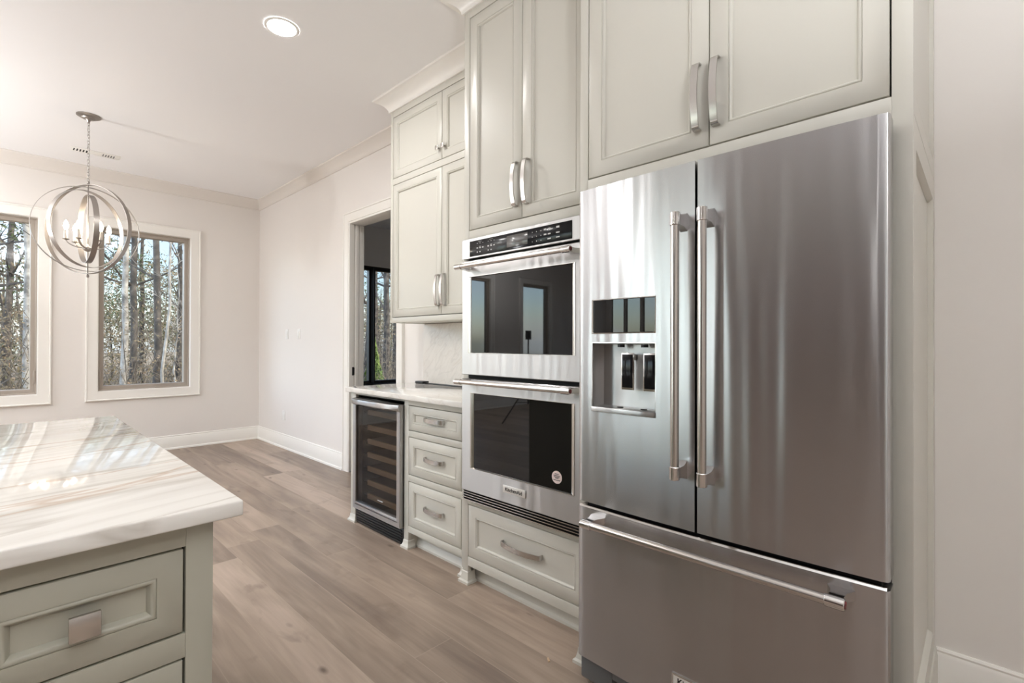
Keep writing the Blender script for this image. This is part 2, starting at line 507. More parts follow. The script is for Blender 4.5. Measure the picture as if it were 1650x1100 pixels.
# ------------------------------------------------------------------ mesh helpers
class MB:
    def __init__(self):
        self.bm = bmesh.new()

    def box(self, x0, x1, y0, y1, z0, z1, bev=0.0, seg=2):
        if x0 > x1: x0, x1 = x1, x0
        if y0 > y1: y0, y1 = y1, y0
        if z0 > z1: z0, z1 = z1, z0
        v = [self.bm.verts.new(p) for p in ((x0, y0, z0), (x1, y0, z0), (x1, y1, z0), (x0, y1, z0),
                                            (x0, y0, z1), (x1, y0, z1), (x1, y1, z1), (x0, y1, z1))]
        f = [self.bm.faces.new([v[i] for i in q]) for q in
             ((3, 2, 1, 0), (4, 5, 6, 7), (0, 1, 5, 4), (1, 2, 6, 5), (2, 3, 7, 6), (3, 0, 4, 7))]
        if bev > 0:
            es = list({e for q in f for e in q.edges})
            bmesh.ops.bevel(self.bm, geom=es, offset=bev, segments=seg, profile=0.5, affect='EDGES')
        return self

    def poly(self, pts):
        self.bm.faces.new([self.bm.verts.new(p) for p in pts])
        return self

    def loops(self, loops, close=False, cap0=False, cap1=False, ring=True):
        """skin a list of point loops"""
        vs = [[self.bm.verts.new(p) for p in lp] for lp in loops]
        n = len(vs[0])
        rng = range(len(vs)) if close else range(len(vs) - 1)
        for i in rng:
            a, b = vs[i], vs[(i + 1) % len(vs)]
            for k in range(n if ring else n - 1):
                self.bm.faces.new((a[k], a[(k + 1) % n], b[(k + 1) % n], b[k]))
        if cap0:
            self.bm.faces.new(vs[0][::-1])
        if cap1:
            self.bm.faces.new(vs[-1])
        return self

    def rings(self, pt, a0, a1, b0, b1, prof, fill=True, back=False):
        """mitred rectangular profile; pt(a,b,d) maps to the world"""
        lps = []
        for ins, d in prof:
            lps.append([pt(a0 + ins, b0 + ins, d), pt(a1 - ins, b0 + ins, d),
                        pt(a1 - ins, b1 - ins, d), pt(a0 + ins, b1 - ins, d)])
        return self.loops(lps, cap0=back, cap1=fill)

    def tube(self, pts, r, n=10, caps=True, closed=False):
        pts = [Vector(p) for p in pts]
        rs = r if isinstance(r, (list, tuple)) else [r] * len(pts)
        lps = []
        ref = None
        m = len(pts)
        for i, p in enumerate(pts):
            if closed:
                t = pts[(i + 1) % m] - pts[i - 1]
            else:
                t = pts[min(i + 1, m - 1)] - pts[max(i - 1, 0)]
            t = t.normalized() if t.length > 1e-9 else Vector((0, 0, 1))
            if ref is None:
                ref = Vector((0, 0, 1)) if abs(t.z) < 0.9 else Vector((1, 0, 0))
            u = (ref - t * ref.dot(t))
            if u.length < 1e-5:
                u = Vector((1, 0, 0)).cross(t)
            u.normalize()
            ref = u
            w = t.cross(u)
            lps.append([p + (u * math.cos(2 * PI * k / n) + w * math.sin(2 * PI * k / n)) * rs[i] for k in range(n)])
        return self.loops(lps, close=closed, cap0=caps and not closed, cap1=caps and not closed)

    def sweep_rect(self, path, wdir, half_w, half_t, caps=True):
        """flat strap: path points, width direction, thickness perpendicular"""
        path = [Vector(p) for p in path]
        wd = Vector(wdir).normalized()
        lps = []
        for i, p in enumerate(path):
            t = (path[min(i + 1, len(path) - 1)] - path[max(i - 1, 0)]).normalized()
            nrm = t.cross(wd).normalized()
            lps.append([p + wd * half_w + nrm * half_t, p - wd * half_w + nrm * half_t,
                        p - wd * half_w - nrm * half_t, p + wd * half_w - nrm * half_t])
        return self.loops(lps, cap0=caps, cap1=caps)

    def lathe(self, c, prof, axis='Z', n=32, cap0=True, cap1=True):
        c = Vector(c)
        lps = []
        for r, h in prof:
            lp = []
            for k in range(n):
                a = 2 * PI * k / n
                u, w = r * math.cos(a), r * math.sin(a)
                if axis == 'Z':
                    lp.append(c + Vector((u, w, h)))
                elif axis == 'X':
                    lp.append(c + Vector((h, u, w)))
                else:
                    lp.append(c + Vector((w, h, u)))
            lps.append(lp)
        return self.loops(lps, cap0=cap0, cap1=cap1)

    def band(self, c, R, phi, width, thick=0.003, n=96):
        """flat hoop in a vertical plane at angle phi; its width is across the plane"""
        c = Vector(c)
        e = Vector((math.cos(phi), math.sin(phi), 0))
        nn = Vector((-math.sin(phi), math.cos(phi), 0))
        lps = []
        for k in range(n):
            a = 2 * PI * k / n
            rad = e * math.cos(a) + Vector((0, 0, 1)) * math.sin(a)
            lps.append([c + rad * (R + thick) + nn * width / 2, c + rad * (R + thick) - nn * width / 2,
                        c + rad * R - nn * width / 2, c + rad * R + nn * width / 2])
        return self.loops(lps, close=True)

    def build(self, name, mat, parent=None, smooth=True, normals=True, base=None, angle=32):
        if normals:
            bmesh.ops.recalc_face_normals(self.bm, faces=self.bm.faces[:])
        off = Vector((0, 0, 0))
        if parent is not None:
            off = origin_of(parent)
        elif base is not None:
            off = Vector(base)
        me = bpy.data.meshes.new(name)
        self.bm.to_mesh(me)
        self.bm.free()
        if off.length > 0:
            me.transform(Matrix.Translation(-off))
        if isinstance(mat, (list, tuple)):
            for mm in mat:
                me.materials.append(mm)
        else:
            me.materials.append(mat)
        if smooth:
            for p in me.polygons:
                p.use_smooth = True
            me.set_sharp_from_angle(angle=math.radians(angle))
        o = bpy.data.objects.new(name, me)
        COL.objects.link(o)
        if parent is not None:
            o.parent = parent
        else:
            o.location = off
        return o


def origin_of(o):
    v = Vector(o.location)
    while o.parent is not None:
        o = o.parent
        v += Vector(o.location)
    return v


def thing(name, label, cat, loc, group=None):
    o = bpy.data.objects.new(name, None)
    o.empty_display_size = 0.05
    COL.objects.link(o)
    o.location = loc
    o['label'] = label
    o['category'] = cat
    if group:
        o['group'] = group
    return o


def tag(o, label, cat, group=None):
    o['label'] = label
    o['category'] = cat
    if group:
        o['group'] = group
    return o


def structure(o):
    o['kind'] = 'structure'
    return o


def copy_tree(o, loc, label, parent=None):
    c = o.copy()
    COL.objects.link(c)
    c.parent = parent
    if loc is not None:
        c.location = loc
    if label:
        c['label'] = label
    for ch in list(o.children):
        copy_tree(ch, None, None, c)
    return c


def FX(x0):
    return lambda a, b, d: (x0 + d, a, b)


def FY(y0):
    return lambda a, b, d: (a, y0 + d, b)


def text_mesh(name, body, size, mat, parent, loc, rot, extrude=0.0006, bold=0.0, xscale=1.0):
    cu = bpy.data.curves.new(name, 'FONT')
    cu.body = body
    cu.size = size
    cu.extrude = extrude
    cu.offset = bold
    cu.align_x = 'CENTER'
    cu.align_y = 'CENTER'
    tmp = bpy.data.objects.new('lettering_source', cu)
    me = bpy.data.meshes.new_from_object(tmp)
    bpy.data.objects.remove(tmp)
    me.transform(Matrix.Diagonal((xscale, 1, 1, 1)))
    me.transform(Euler(rot).to_matrix().to_4x4())
    me.transform(Matrix.Translation(Vector(loc) - origin_of(parent)))
    me.materials.append(mat)
    o = bpy.data.objects.new(name, me)
    COL.objects.link(o)
    o.parent = parent
    return o

TXT_FACING_X = (PI / 2, 0, -PI / 2)   # reads correctly when looked at from the -X side

# ------------------------------------------------------------------ shell
WX, BY = 2.318, 6.79            # right wall plane, back wall plane
LX, FRY = -6.2, -3.6            # left wall, wall behind the camera
TH = 0.15


def wall_with_holes(name, pt, a0, a1, b0, b1, holes, thick, mat):
    """pt(a,b,d): d runs into the wall thickness"""
    xs = sorted({a0, a1} | {h[0] for h in holes} | {h[1] for h in holes})
    zs = sorted({b0, b1} | {h[2] for h in holes} | {h[3] for h in holes})
    mb = MB()
    for i in range(len(xs) - 1):
        for j in range(len(zs) - 1):
            cx, cz = (xs[i] + xs[i + 1]) / 2, (zs[j] + zs[j + 1]) / 2
            if any(h[0] < cx < h[1] and h[2] < cz < h[3] for h in holes):
                continue
            for d in (0, thick):
                mb.poly([pt(xs[i], zs[j], d), pt(xs[i + 1], zs[j], d), pt(xs[i + 1], zs[j + 1], d), pt(xs[i], zs[j + 1], d)])
    for h in holes:
        mb.loops([[pt(h[0], h[2], d), pt(h[1], h[2], d), pt(h[1], h[3], d), pt(h[0], h[3], d)] for d in (0, thick)])
    mb.loops([[pt(a0, b0, d), pt(a1, b0, d), pt(a1, b1, d), pt(a0, b1, d)] for d in (0, thick)])
    bmesh.ops.remove_doubles(mb.bm, verts=mb.bm.verts[:], dist=1e-5)
    return structure(mb.build(name, mat, smooth=False))


XO = 6.2                         # far wall of the adjoining room
# floors / ceilings
structure(MB().box(LX - TH, XO + TH, FRY - TH, BY + TH, -0.12, 0).build('floor', MT['floor'], smooth=False))
structure(MB().box(LX - TH, XO + TH, FRY - TH, BY + TH, CEIL, CEIL + 0.2).build('ceiling', MT['ceiling'], smooth=False))

WZ0, WZ1 = 0.712, 2.476
BACK_WIN = [(-4.95, -4.107), (-3.2, -2.357), (-0.597, 0.246), (0.707, 1.550)]
SIDE_WIN = [(3.50, 4.36), (4.36, 5.22)]
holes_back = [(a, b, WZ0, WZ1) for a, b in BACK_WIN]
wall_with_holes('wall_back', FY(BY), LX - TH, WX + 0.13, 0, CEIL, holes_back, TH, MT['wall'])
wall_with_holes('wall_back_adjoining', FY(BY), WX + 0.13, XO + TH, 0, CEIL, [(3.27, 5.5, 0.60, 2.42)], TH, MT['wall'])
DY0, DY1, DZ = 3.555, 4.40, 2.40
wall_with_holes('wall_right', FX(WX), FRY, BY, 0, CEIL, [(DY0, DY1, 0, DZ)], 0.13, MT['wall'])
LEFT_WIN = [(3.3, 4.2), (4.35, 5.25), (5.4, 6.3)]  # unseen windows, guessed for the light and reflections from the left
wall_with_holes('wall_left', lambda a, b, d: (LX - d, a, b), FRY, BY, 0, CEIL,
                [(a, b, 0.25, 2.7) for a, b in LEFT_WIN], TH, MT['wall'])
wall_with_holes('wall_front', lambda a, b, d: (a, FRY - d, b), LX - TH, XO + TH, 0, CEIL,
                [(-5.6, -4.6, 0.5, 2.4)], TH, MT['wall'])
wall_with_holes('wall_far_right', FX(XO), FRY, BY, 0, CEIL, [], TH, MT['wall'])
wall_with_holes('wall_partition', FY(2.1), WX + 0.13, XO, 0, CEIL, [], 0.1, MT['wall'])

# dark brick wall added out of view to darken the refrigerator's reflections
br = new_mat('dark_brick', srgb(92, 72, 62), 0.85)
bt = nd(br, 'ShaderNodeTexBrick')
bt.inputs['Color1'].default_value = srgb(92, 66, 56)
bt.inputs['Color2'].default_value = srgb(70, 56, 50)
bt.inputs['Mortar'].default_value = srgb(120, 112, 104)
bt.inputs['Scale'].default_value = 4.5
bg_ = nd(br, 'ShaderNodeNewGeometry')
bs = nd(br, 'ShaderNodeSeparateXYZ')
bc_ = nd(br, 'ShaderNodeCombineXYZ')
lk(br, bg_.outputs['Position'], bs.inputs[0])
lk(br, bs.outputs[1], bc_.inputs[0])
lk(br, bs.outputs[2], bc_.inputs[1])
lk(br, bc_.outputs[0], bt.inputs['Vector'])
lk(br, bt.outputs['Color'], br.node_tree.nodes['Principled BSDF'].inputs['Base Color'])
structure(MB().box(LX, LX + 0.45, -2.8, 3.15, 0, CEIL).build('wall_brick_added', br, smooth=False))

# crown moulding: profile (projection from wall, drop from ceiling)
def crown_profile(pr, dr):
    pts = [(0.0, dr), (0.010, dr), (0.013, dr - 0.003), (0.013, dr - 0.012)]
    a0, d0, a1, d1 = 0.013, dr - 0.012, pr - 0.010, 0.014
    for i in range(1, 9):
        t = PI / 2 * i / 9
        k = 0.55
        ca, cd = 1 - math.cos(t), math.sin(t)
        li = i / 9
        pts.append((a0 + (a1 - a0) * (k * ca + (1 - k) * li), d0 - (d0 - d1) * (k * cd + (1 - k) * li)))
    return pts + [(a1, d1), (pr - 0.004, 0.013), (pr, 0.009), (pr, 0.0)]


def crown_run(mb, p0, p1, inward, pr, dr, ztop, m0=0.0, m1=0.0):
    """mitre: m0/m1 factor of projection by which ends move along the run"""
    p0, p1 = Vector(p0), Vector(p1)
    t = (p1 - p0).normalized()
    inw = Vector(inward)
    lps = []
    for p, mm in ((p0, m0), (p1, m1)):
        lps.append([p + inw * a + t * a * mm + Vector((0, 0, ztop - d)) for a, d in crown_profile(pr, dr)])
    mb.loops(lps, ring=False)

# corner of the two crowns (the back one is the deeper one)
def crown_pair():
    prb, prr, dr = 0.21, 0.10, 0.088
    mb = MB()
    a = [Vector((LX, BY - q, CEIL - d)) for q, d in crown_profile(prb, dr)]
    pr_prof = crown_profile(prr, dr)
    b = [Vector((WX - pr_prof[i][0], BY - q[0], CEIL - q[1])) for i, q in enumerate(crown_profile(prb, dr))]
    mb.loops([a, b], ring=False)
    structure(mb.build('trim_1', MT['crown']))
    mb = MB()
    c = [Vector((WX - q, 3.20, CEIL - d)) for q, d in pr_prof]
    mb.loops([b, c], ring=False)
    structure(mb.build('trim_2', MT['crown']))
crown_pair()

# baseboards
def base_prof():
    return [(0, 0.162), (0.008, 0.162), (0.012, 0.155), (0.010, 0.148), (0.016, 0.136), (0.016, 0.022), (0.018, 0.020), (0.026, 0.016), (0.028, 0.0)]


def baseboard(name, p0, p1, inward, m0=0, m1=0):
    mb = MB()
    p0, p1 = Vector(p0), Vector(p1)
    t = (p1 - p0).normalized()
    inw = Vector(inward)
    lps = [[p + inw * a + t * a * mm + Vector((0, 0, z)) for a, z in base_prof()] for p, mm in ((p0, m0), (p1, m1))]
    mb.loops(lps, ring=False)
    return structure(mb.build(name, MT['trim']))
baseboard('baseboard_back', (LX, BY, 0), (WX, BY, 0), (0, -1, 0), 0, -1)
baseboard('baseboard_right', (WX, BY, 0), (WX, DY1 + 0.092, 0), (-1, 0, 0), 1, 0)
baseboard('baseboard_front', (WX, 0.122, 0), (WX, FRY, 0), (-1, 0, 0))
baseboard('baseboard_left', (LX, FRY, 0), (LX, BY, 0), (1, 0, 0))
baseboard('baseboard_adjoining', (WX + 0.13, BY, 0), (XO, BY, 0), (0, -1, 0))

# casings (proud of the wall by 20 mm, rounded inner edge)
def casing_prof(w):
    return [(0, 0.0), (0, -0.024), (0.004, -0.027), (0.012, -0.027), (0.016, -0.020), (w - 0.012, -0.016),
            (w - 0.004, -0.016), (w, -0.012), (w, 0.0)]

# windows
def window(n, pt, a0, a1, b0, b1, frame_mat, casing=True, cw=0.10, crank=True, latch='lo'):
    mb = MB()
    if casing:
        mb.rings(pt, a0 - cw, a1 + cw, b0 - cw, b1 + cw, casing_prof(cw), fill=False)
        mb.rings(pt, a0, a1, b0, b1, [(0, -0.012), (0.002, -0.014), (0.004, 0.0), (0.004, 0.060)], fill=False)
    else:
        mb.rings(pt, a0, a1, b0, b1, [(0, 0.0), (0.003, 0.0), (0.003, 0.06)], fill=False)
    root = structure(mb.build('window_%d' % n, MT['trim'] if frame_mat is MT['taupe'] else frame_mat))
    f = MB()
    f.rings(pt, a0, a1, b0, b1, [(0.002, 0.12), (0.002, 0.030), (0.014, 0.030), (0.016, 0.034), (0.016, 0.048), (0.019, 0.050),
                                 (0.050, 0.050), (0.053, 0.053), (0.056, 0.064), (0.056, 0.12)], fill=False)
    fo = f.build('sash_frame', frame_mat, root)
    g = MB()
    g.poly([pt(a0 + 0.05, b0 + 0.05, 0.075), pt(a1 - 0.05, b0 + 0.05, 0.075), pt(a1 - 0.05, b1 - 0.05, 0.075), pt(a0 + 0.05, b1 - 0.05, 0.075)])
    g.build('glass_pane', MT['glass'], root, smooth=False)
    if crank:
        cm = (a0 + a1) / 2 + 0.14
        k = MB()
        def bx(mb_, aa, ab, ba, bb, da, db, bev=0.002):
            p, q = pt(aa, ba, da), pt(ab, bb, db)
            mb_.box(p[0], q[0], p[1], q[1], p[2], q[2], bev)
        bx(k, cm - 0.055, cm + 0.055, b0 + 0.004, b0 + 0.022, 0.008, 0.032, 0.004)
        bx(k, cm - 0.05, cm + 0.02, b0 + 0.020, b0 + 0.027, 0.004, 0.016, 0.002)
        k.build('crank_handle', frame_mat, root)
        lx = a0 + 0.022 if latch == 'lo' else a1 - 0.022
        k = MB()
        bx(k, lx - 0.010, lx + 0.010, b0 + 0.11, b0 + 0.22, 0.036, 0.050, 0.003)
        bx(k, lx - 0.006, lx + 0.006, b0 + 0.13, b0 + 0.24, 0.020, 0.036, 0.002)
        k.build('latch', frame_mat, root)
    return root

window(1, FY(BY), *BACK_WIN[2], WZ0, WZ1, MT['taupe'], latch='hi')
window(2, FY(BY), *BACK_WIN[3], WZ0, WZ1, MT['taupe'], latch='lo')
window(3, FY(BY), *BACK_WIN[1], WZ0, WZ1, MT['taupe'])
window(4, FY(BY), *BACK_WIN[0], WZ0, WZ1, MT['taupe'])
for i, (a, b) in enumerate(LEFT_WIN):
    window(5 + i, lambda p, q, d: (LX - d, p, q), a, b, 0.25, 2.7, MT['taupe'])
window(10, lambda p, q, d: (p, FRY - d, q), -5.6, -4.6, 0.5, 2.4, MT['taupe'])
# black framed windows of the adjoining room
sx = [3.27, 3.985, 4.70, 5.5]
for i in range(3):
    window(11 + i, FY(BY), sx[i], sx[i + 1], 0.60, 2.42, MT['bronze'], casing=False)
# black sill band under them
structure(MB().box(3.30, 5.54, BY - 0.03, BY + 0.03, 0.575, 0.605, 0.003).build('trim_3', MT['bronze']))

# doorway to the adjoining room: casing, jambs, pocket door slot
mb = MB()
cw = 0.088
# three-sided casing
def casing3(mb, y0, y1, ztop, w):
    prof = casing_prof(w)
    path = []
    lps = []
    for ins, d in prof:
        lps.append([(WX + d, y1 + w - ins, 0.0), (WX + d, y1 + w - ins, ztop + w - ins),
                    (WX + d, y0 - w + ins, ztop + w - ins), (WX + d, y0 - w + ins, 0.0)])
    mb.loops(lps, ring=False)
casing3(mb, DY0, DY1, DZ, cw)
# jamb lining with slot
for ya, yb in ((DY1 - 0.018, DY1), (DY0, DY0 + 0.018)):
    mb.box(WX - 0.012, WX + 0.040, ya, yb, 0, DZ, 0.002)
    mb.box(WX + 0.092, WX + 0.142, ya, yb, 0, DZ, 0.002)
mb.box(WX - 0.012, WX + 0.142, DY0 + 0.018, DY1 - 0.018, DZ - 0.018, DZ, 0.002)
door = structure(mb.build('door_1', MT['trim']))
# pocket door edge seen inside the slot of the far jamb
MB().box(WX + 0.048, WX + 0.084, DY1 - 0.030, DY1 - 0.002, 0.01, DZ - 0.02, 0.002).build('door_edge', MT['trim'], door)
sp = MB().box(WX + 0.040, WX + 0.046, DY1 - 0.0195, DY1 - 0.0175, 0.93, 1.0, 0.0005)
sp.box(WX + 0.020, WX + 0.040, DY1 - 0.0200, DY1 - 0.0178, 0.925, 1.005, 0.0006)
sp.build('strike_plate', MT['black'], door)

# ------------------------------------------------------------------ cabinet pieces
DOOR_PROF = [(0, 0.020), (0, 0.0008), (0.0008, 0), (0.054, 0), (0.0555, 0.003), (0.057, 0.001), (0.059, 0.0), (0.0615, 0.001),
             (0.064, 0.005), (0.067, 0.009), (0.067, 0.010)]


def door_prof(w):
    k = w - 0.054
    return [(a + (k if i > 2 else 0), d) for i, (a, d) in enumerate(DOOR_PROF)]


def panel(name, pt, a0, a1, b0, b1, parent, w=0.054, mat=None):
    mb = MB()
    mb.rings(pt, a0, a1, b0, b1, door_prof(w), fill=True)
    return mb.build(name, mat or MT['cab'], parent, angle=50)


def arch_pull(parent, pt, a, b, length, vertical, proj=0.034, w=0.0112, name='handle'):
    """arched flat bar pull centred at (a,b) on face pt"""
    h = length / 2
    path = []
    prof = [(-h, 0.0), (-h, 0.014), (-h + 0.004, 0.021), (-h + 0.012, 0.024)]
    n = 10
    for i in range(1, n):
        s = -1 + 2 * i / n
        prof.append((s * (h - 0.012), 0.024 + (proj - 0.024) * (1 - s * s)))
    prof += [(h - 0.012, 0.024), (h - 0.004, 0.021), (h, 0.014), (h, 0.0)]
    for s, o in prof:
        if vertical:
            path.append(pt(a, b + s, -o))
        else:
            path.append(pt(a + s, b, -o))
    p0, p1 = Vector(pt(0, 0, 0)), Vector(pt(1, 0, 0) if vertical else pt(0, 1, 0))
    mb = MB()
    mb.sweep_rect(path, p1 - p0, w, 0.0024)
    return mb.build(name, MT['nickel'], parent, angle=40)


def square_knob(parent, pt, a, b, s=0.022, proj=0.026):
    mb = MB()
    def bx(aa, ab, ba, bb, da, db, bev):
        p, q = pt(aa, ba, da), pt(ab, bb, db)
        mb.box(p[0], q[0], p[1], q[1], p[2], q[2], bev)
    bx(a - s * 0.35, a + s * 0.35, b - s * 0.35, b + s * 0.35, -proj + 0.006, 0.0, 0.002)
    bx(a - s, a + s, b - s, b + s, -proj, -proj + 0.008, 0.0015)
    return mb.build('knob', MT['nickel'], parent)


def foot(mb, x0, y0, y1, out=0.016, h=0.05, both=True):
    """flared moulded base block around a furniture foot; x0 = front plane"""
    prof = [(0.0, h), (0.003, h - 0.004), (0.004, h - 0.018), (out * 0.55, 0.018), (out, 0.012), (out, 0.0)]
    lps = []
    for o, z in prof:
        lps.append([(x0 - o, y0 - o, z), (x0 - o, y1 + o, z), (x0 + 0.045, y1 + o, z), (x0 + 0.045, y0 - o, z)])
    mb.loops(lps)

CT = MT['cab']
G = 0.0046   # gap around inset doors

# ---- base cabinet under the short counter (wine cooler bay + three drawers)
XB = 1.70
bc = thing('base_cabinet', 'cream base cabinet with three drawers under the short stone counter, beside the wine cooler', 'cabinet', (XB, 2.58, 0))
mb = MB()
# face frame
bars = [(3.130, 3.195, 0.0, 0.897), (2.495, 2.540, 0.0, 0.897), (1.955, 2.000, 0.0, 0.897)]
for y0, y1, z0, z1 in bars:
    mb.box(XB, XB + 0.022, y0, y1, z0, z1, 0.001)
mb.box(XB, XB + 0.022, 2.000, 2.495, 0.865, 0.897, 0.001)
mb.box(XB, XB + 0.022, 2.540, 3.130, 0.882, 0.897, 0.001)
mb.box(XB, XB + 0.022, 2.000, 2.495, 0.675, 0.711, 0.001)
mb.box(XB, XB + 0.022, 2.000, 2.495, 0.408, 0.446, 0.001)
mb.box(XB, XB + 0.022, 2.000, 2.495, 0.100, 0.138, 0.001)
mb.build('face_frame', CT, bc)
mb = MB()
mb.box(XB + 0.022, WX - 0.005, 3.175, 3.195, 0.0, 0.897)
mb.box(XB + 0.022, WX - 0.005, 2.515, 2.535, 0.0, 0.897)
mb.box(XB + 0.024, WX - 0.005, 1.960, 2.515, 0.10, 0.897)
mb.box(WX - 0.02, WX - 0.005, 2.535, 3.175, 0.0, 0.897)
mb.build('carcass', MT['cab_in'], bc, smooth=False)
mb = MB()
mb.box(XB + 0.022, XB + 0.07, 3.1305, 3.1745, 0.0, 0.11)
mb.build('foot_return', CT, bc)
mb = MB()
mb.box(XB + 0.022, XB + 0.09, 2.496, 2.5145, 0.0, 0.11)
mb.box(XB + 0.07, XB + 0.09, 1.96, 2.50, 0.0, 0.11)
mb.loops([[(XB + 0.07 - o, y, z) for o, z in ((0, 0.045), (0.006, 0.035), (0.010, 0.02), (0.016, 0.012), (0.016, 0))] for y in (1.96, 2.50)], ring=False)
mb.build('toe_kick', CT, bc)
for y0, y1 in ((3.130, 3.195), (2.495, 2.540), (1.955, 2.000)):
    mb = MB()
    foot(mb, XB, y0, y1)
    mb.build('foot', CT, bc)
for z0, z1 in ((0.711, 0.865), (0.446, 0.675), (0.138, 0.408)):
    d = panel('drawer', FX(XB), 2.000 + G, 2.495 - G, z0 + G, z1 - G, bc, w=0.040 if z1 > 0.8 else 0.046)
    arch_pull(d, FX(XB + 0.010), 2.2475, (z0 + z1) / 2 + 0.006, 0.165, False, 0.036)

MB().box(XB + 0.0205, XB + 0.0222, 1.99, 2.505, 0.12, 0.88).build('gap_shade_sheet', MT['dark'], bc, smooth=False)  # dark sheet behind the drawers, standing in for shade in their gaps
# ---- short counter
mb = MB()
mb.box(1.665, WX - 0.002, 1.957, 3.215, 0.898, 0.930, 0.003, 3)
tag(mb.build('countertop', MT['counter_stone'], base=(1.99, 2.58, 0.898)),
    'short white quartzite countertop over the wine cooler and three drawers', 'countertop')
mb = MB()
mb.box(WX - 0.020, WX - 0.001, 1.957, 3.175, 0.9305, 1.386, 0.001)
tag(mb.build('backsplash', MT['splash_stone'], base=(WX, 2.58, 0.93)),
    'white veined stone backsplash between the short counter and the wall cabinet', 'backsplash')
pst = thing('power_strip', 'thin black strip with a square end block lying at the back of the short counter', 'power strip', (2.22, 2.9, 0.93))
MB().box(2.205, 2.225, 1.958, 3.03, 0.9305, 0.940, 0.001).build('strip', MT['black'], pst)
mb = MB().box(2.185, 2.245, 3.03, 3.125, 0.9305, 0.950, 0.003)
mb.build('end_block', MT['black'], pst)

# ---- wine cooler
XW = 1.672
wc = thing('wine_cooler', 'under-counter wine cooler with stainless door frame, tinted glass and wooden shelves', 'wine cooler', (1.70, 2.82, 0))
mb = MB()
mb.box(XB + 0.03, 2.28, 2.552, 3.118, 0.03, 0.868)
bmw = mb.bm
# hollow black cabinet: open the front
for f in [f for f in bmw.faces if abs(f.calc_center_median().x - (XB + 0.03)) < 1e-4]:
    bmw.faces.remove(f)
mb.build('cabinet_body', MT['black'], wc, smooth=False)
fy0, fy1, fz0, fz1 = 2.545, 3.118, 0.112, 0.862
mb = MB()
mb.rings(FX(XW), fy0, fy1, fz0, fz1, [(0, 0.05), (0, 0.003), (0.003, 0), (0.036, 0), (0.039, 0.003), (0.039, 0.05)], fill=False)
mb.box(XW - 0.0, XW + 0.02, fy0 + 0.03, fy1 - 0.03, fz0 + 0.03, fz0 + 0.052, 0.001)
wd = mb.build('door_frame', MT['steel2'], wc)
mb = MB()
mb.poly([(XW + 0.012, fy0 + 0.036, fz0 + 0.04), (XW + 0.012, fy1 - 0.036, fz0 + 0.04), (XW + 0.012, fy1 - 0.036, fz1 - 0.036), (XW + 0.012, fy0 + 0.036, fz1 - 0.036)])
mb.build('glass_pane', MT['coolerglass'], wc, smooth=False)
# bowed handle lip along the top of the door
lps = []
for i in range(17):
    s = -1 + 2 * i / 16
    y = (fy0 + fy1) / 2 + s * (fy1 - fy0) / 2
    bow = 0.010 + 0.030 * (1 - s ** 4)
    z = fz1
    lps.append([(XW + 0.004, y, z), (XW - bow, y, z - 0.002), (XW - bow - 0.003, y, z - 0.010), (XW - bow - 0.001, y, z - 0.030),
                (XW - bow * 0.6, y, z - 0.040), (XW + 0.004, y, z - 0.042)])
MB().loops(lps, cap0=True, cap1=True).build('handle', MT['steel2'], wc)
for z in (0.764, 0.661, 0.567, 0.476, 0.382, 0.287, 0.195):
    mb = MB().box(XW + 0.060, XW + 0.075, 2.580, 3.030, z - 0.017, z + 0.017, 0.002)
    sh = mb.build('shelf', MT['woodshelf'], wc)
    MB().box(XW + 0.076, 2.2, 2.585, 3.10, z - 0.006, z - 0.002).build('rack', MT['grey_plastic'], sh, smooth=False)
mb = MB()
mb.box(XB + 0.002, XB + 0.03, 2.548, 3.122, 0.004, 0.104, 0.001)
for i in range(5):
    mb.box(XB - 0.006, XB + 0.004, 2.56, 3.11, 0.016 + i * 0.017, 0.024 + i * 0.017, 0.001)
mb.build('vent_grille', MT['black'], wc)
MB().box(XW + 0.0105, XW + 0.0118, 2.755, 2.815, 0.222, 0.228).build('printed_mark', MT['print'], wc, smooth=False)

# ---- wall cabinet above the counter
XU = 2.0
uc = thing('wall_cabinet', 'cream wall cabinet with two tall and two short doors above the short counter', 'cabinet', (XU, 2.57, 1.387))
UY0, UY1 = 1.957, 3.180
mb = MB()
mb.box(XU, XU + 0.022, UY1 - 0.030, UY1, 1.387, 2.950, 0.001)
mb.box(XU, XU + 0.022, UY0, UY0 + 0.028, 1.387, 2.950, 0.001)
mb.box(XU, XU + 0.022, UY0 + 0.028, UY1 - 0.030, 1.387, 1.423, 0.001)
mb.box(XU, XU + 0.022, UY0 + 0.028, UY1 - 0.030, 2.403, 2.447, 0.001)
mb.box(XU, XU + 0.022, UY0 + 0.028, UY1 - 0.030, 2.903, 2.950, 0.001)
mb.build('face_frame', CT, uc)
mb = MB()
mb.box(XU + 0.0225, WX - 0.001, UY1 - 0.016, UY1, 1.387, 2.95)
mb.box(XU + 0.0225, WX - 0.001, UY0, UY1 - 0.017, 1.392, 2.95)
mb.build('carcass', CT, uc, smooth=False)
UM = 2.567
MB().box(XU + 0.0205, XU + 0.0222, UY0 + 0.02, UY1 - 0.02, 1.41, 2.92).build('gap_shade_sheet', MT['dark'], uc, smooth=False)  # near-black sheet so the door gaps read as shaded
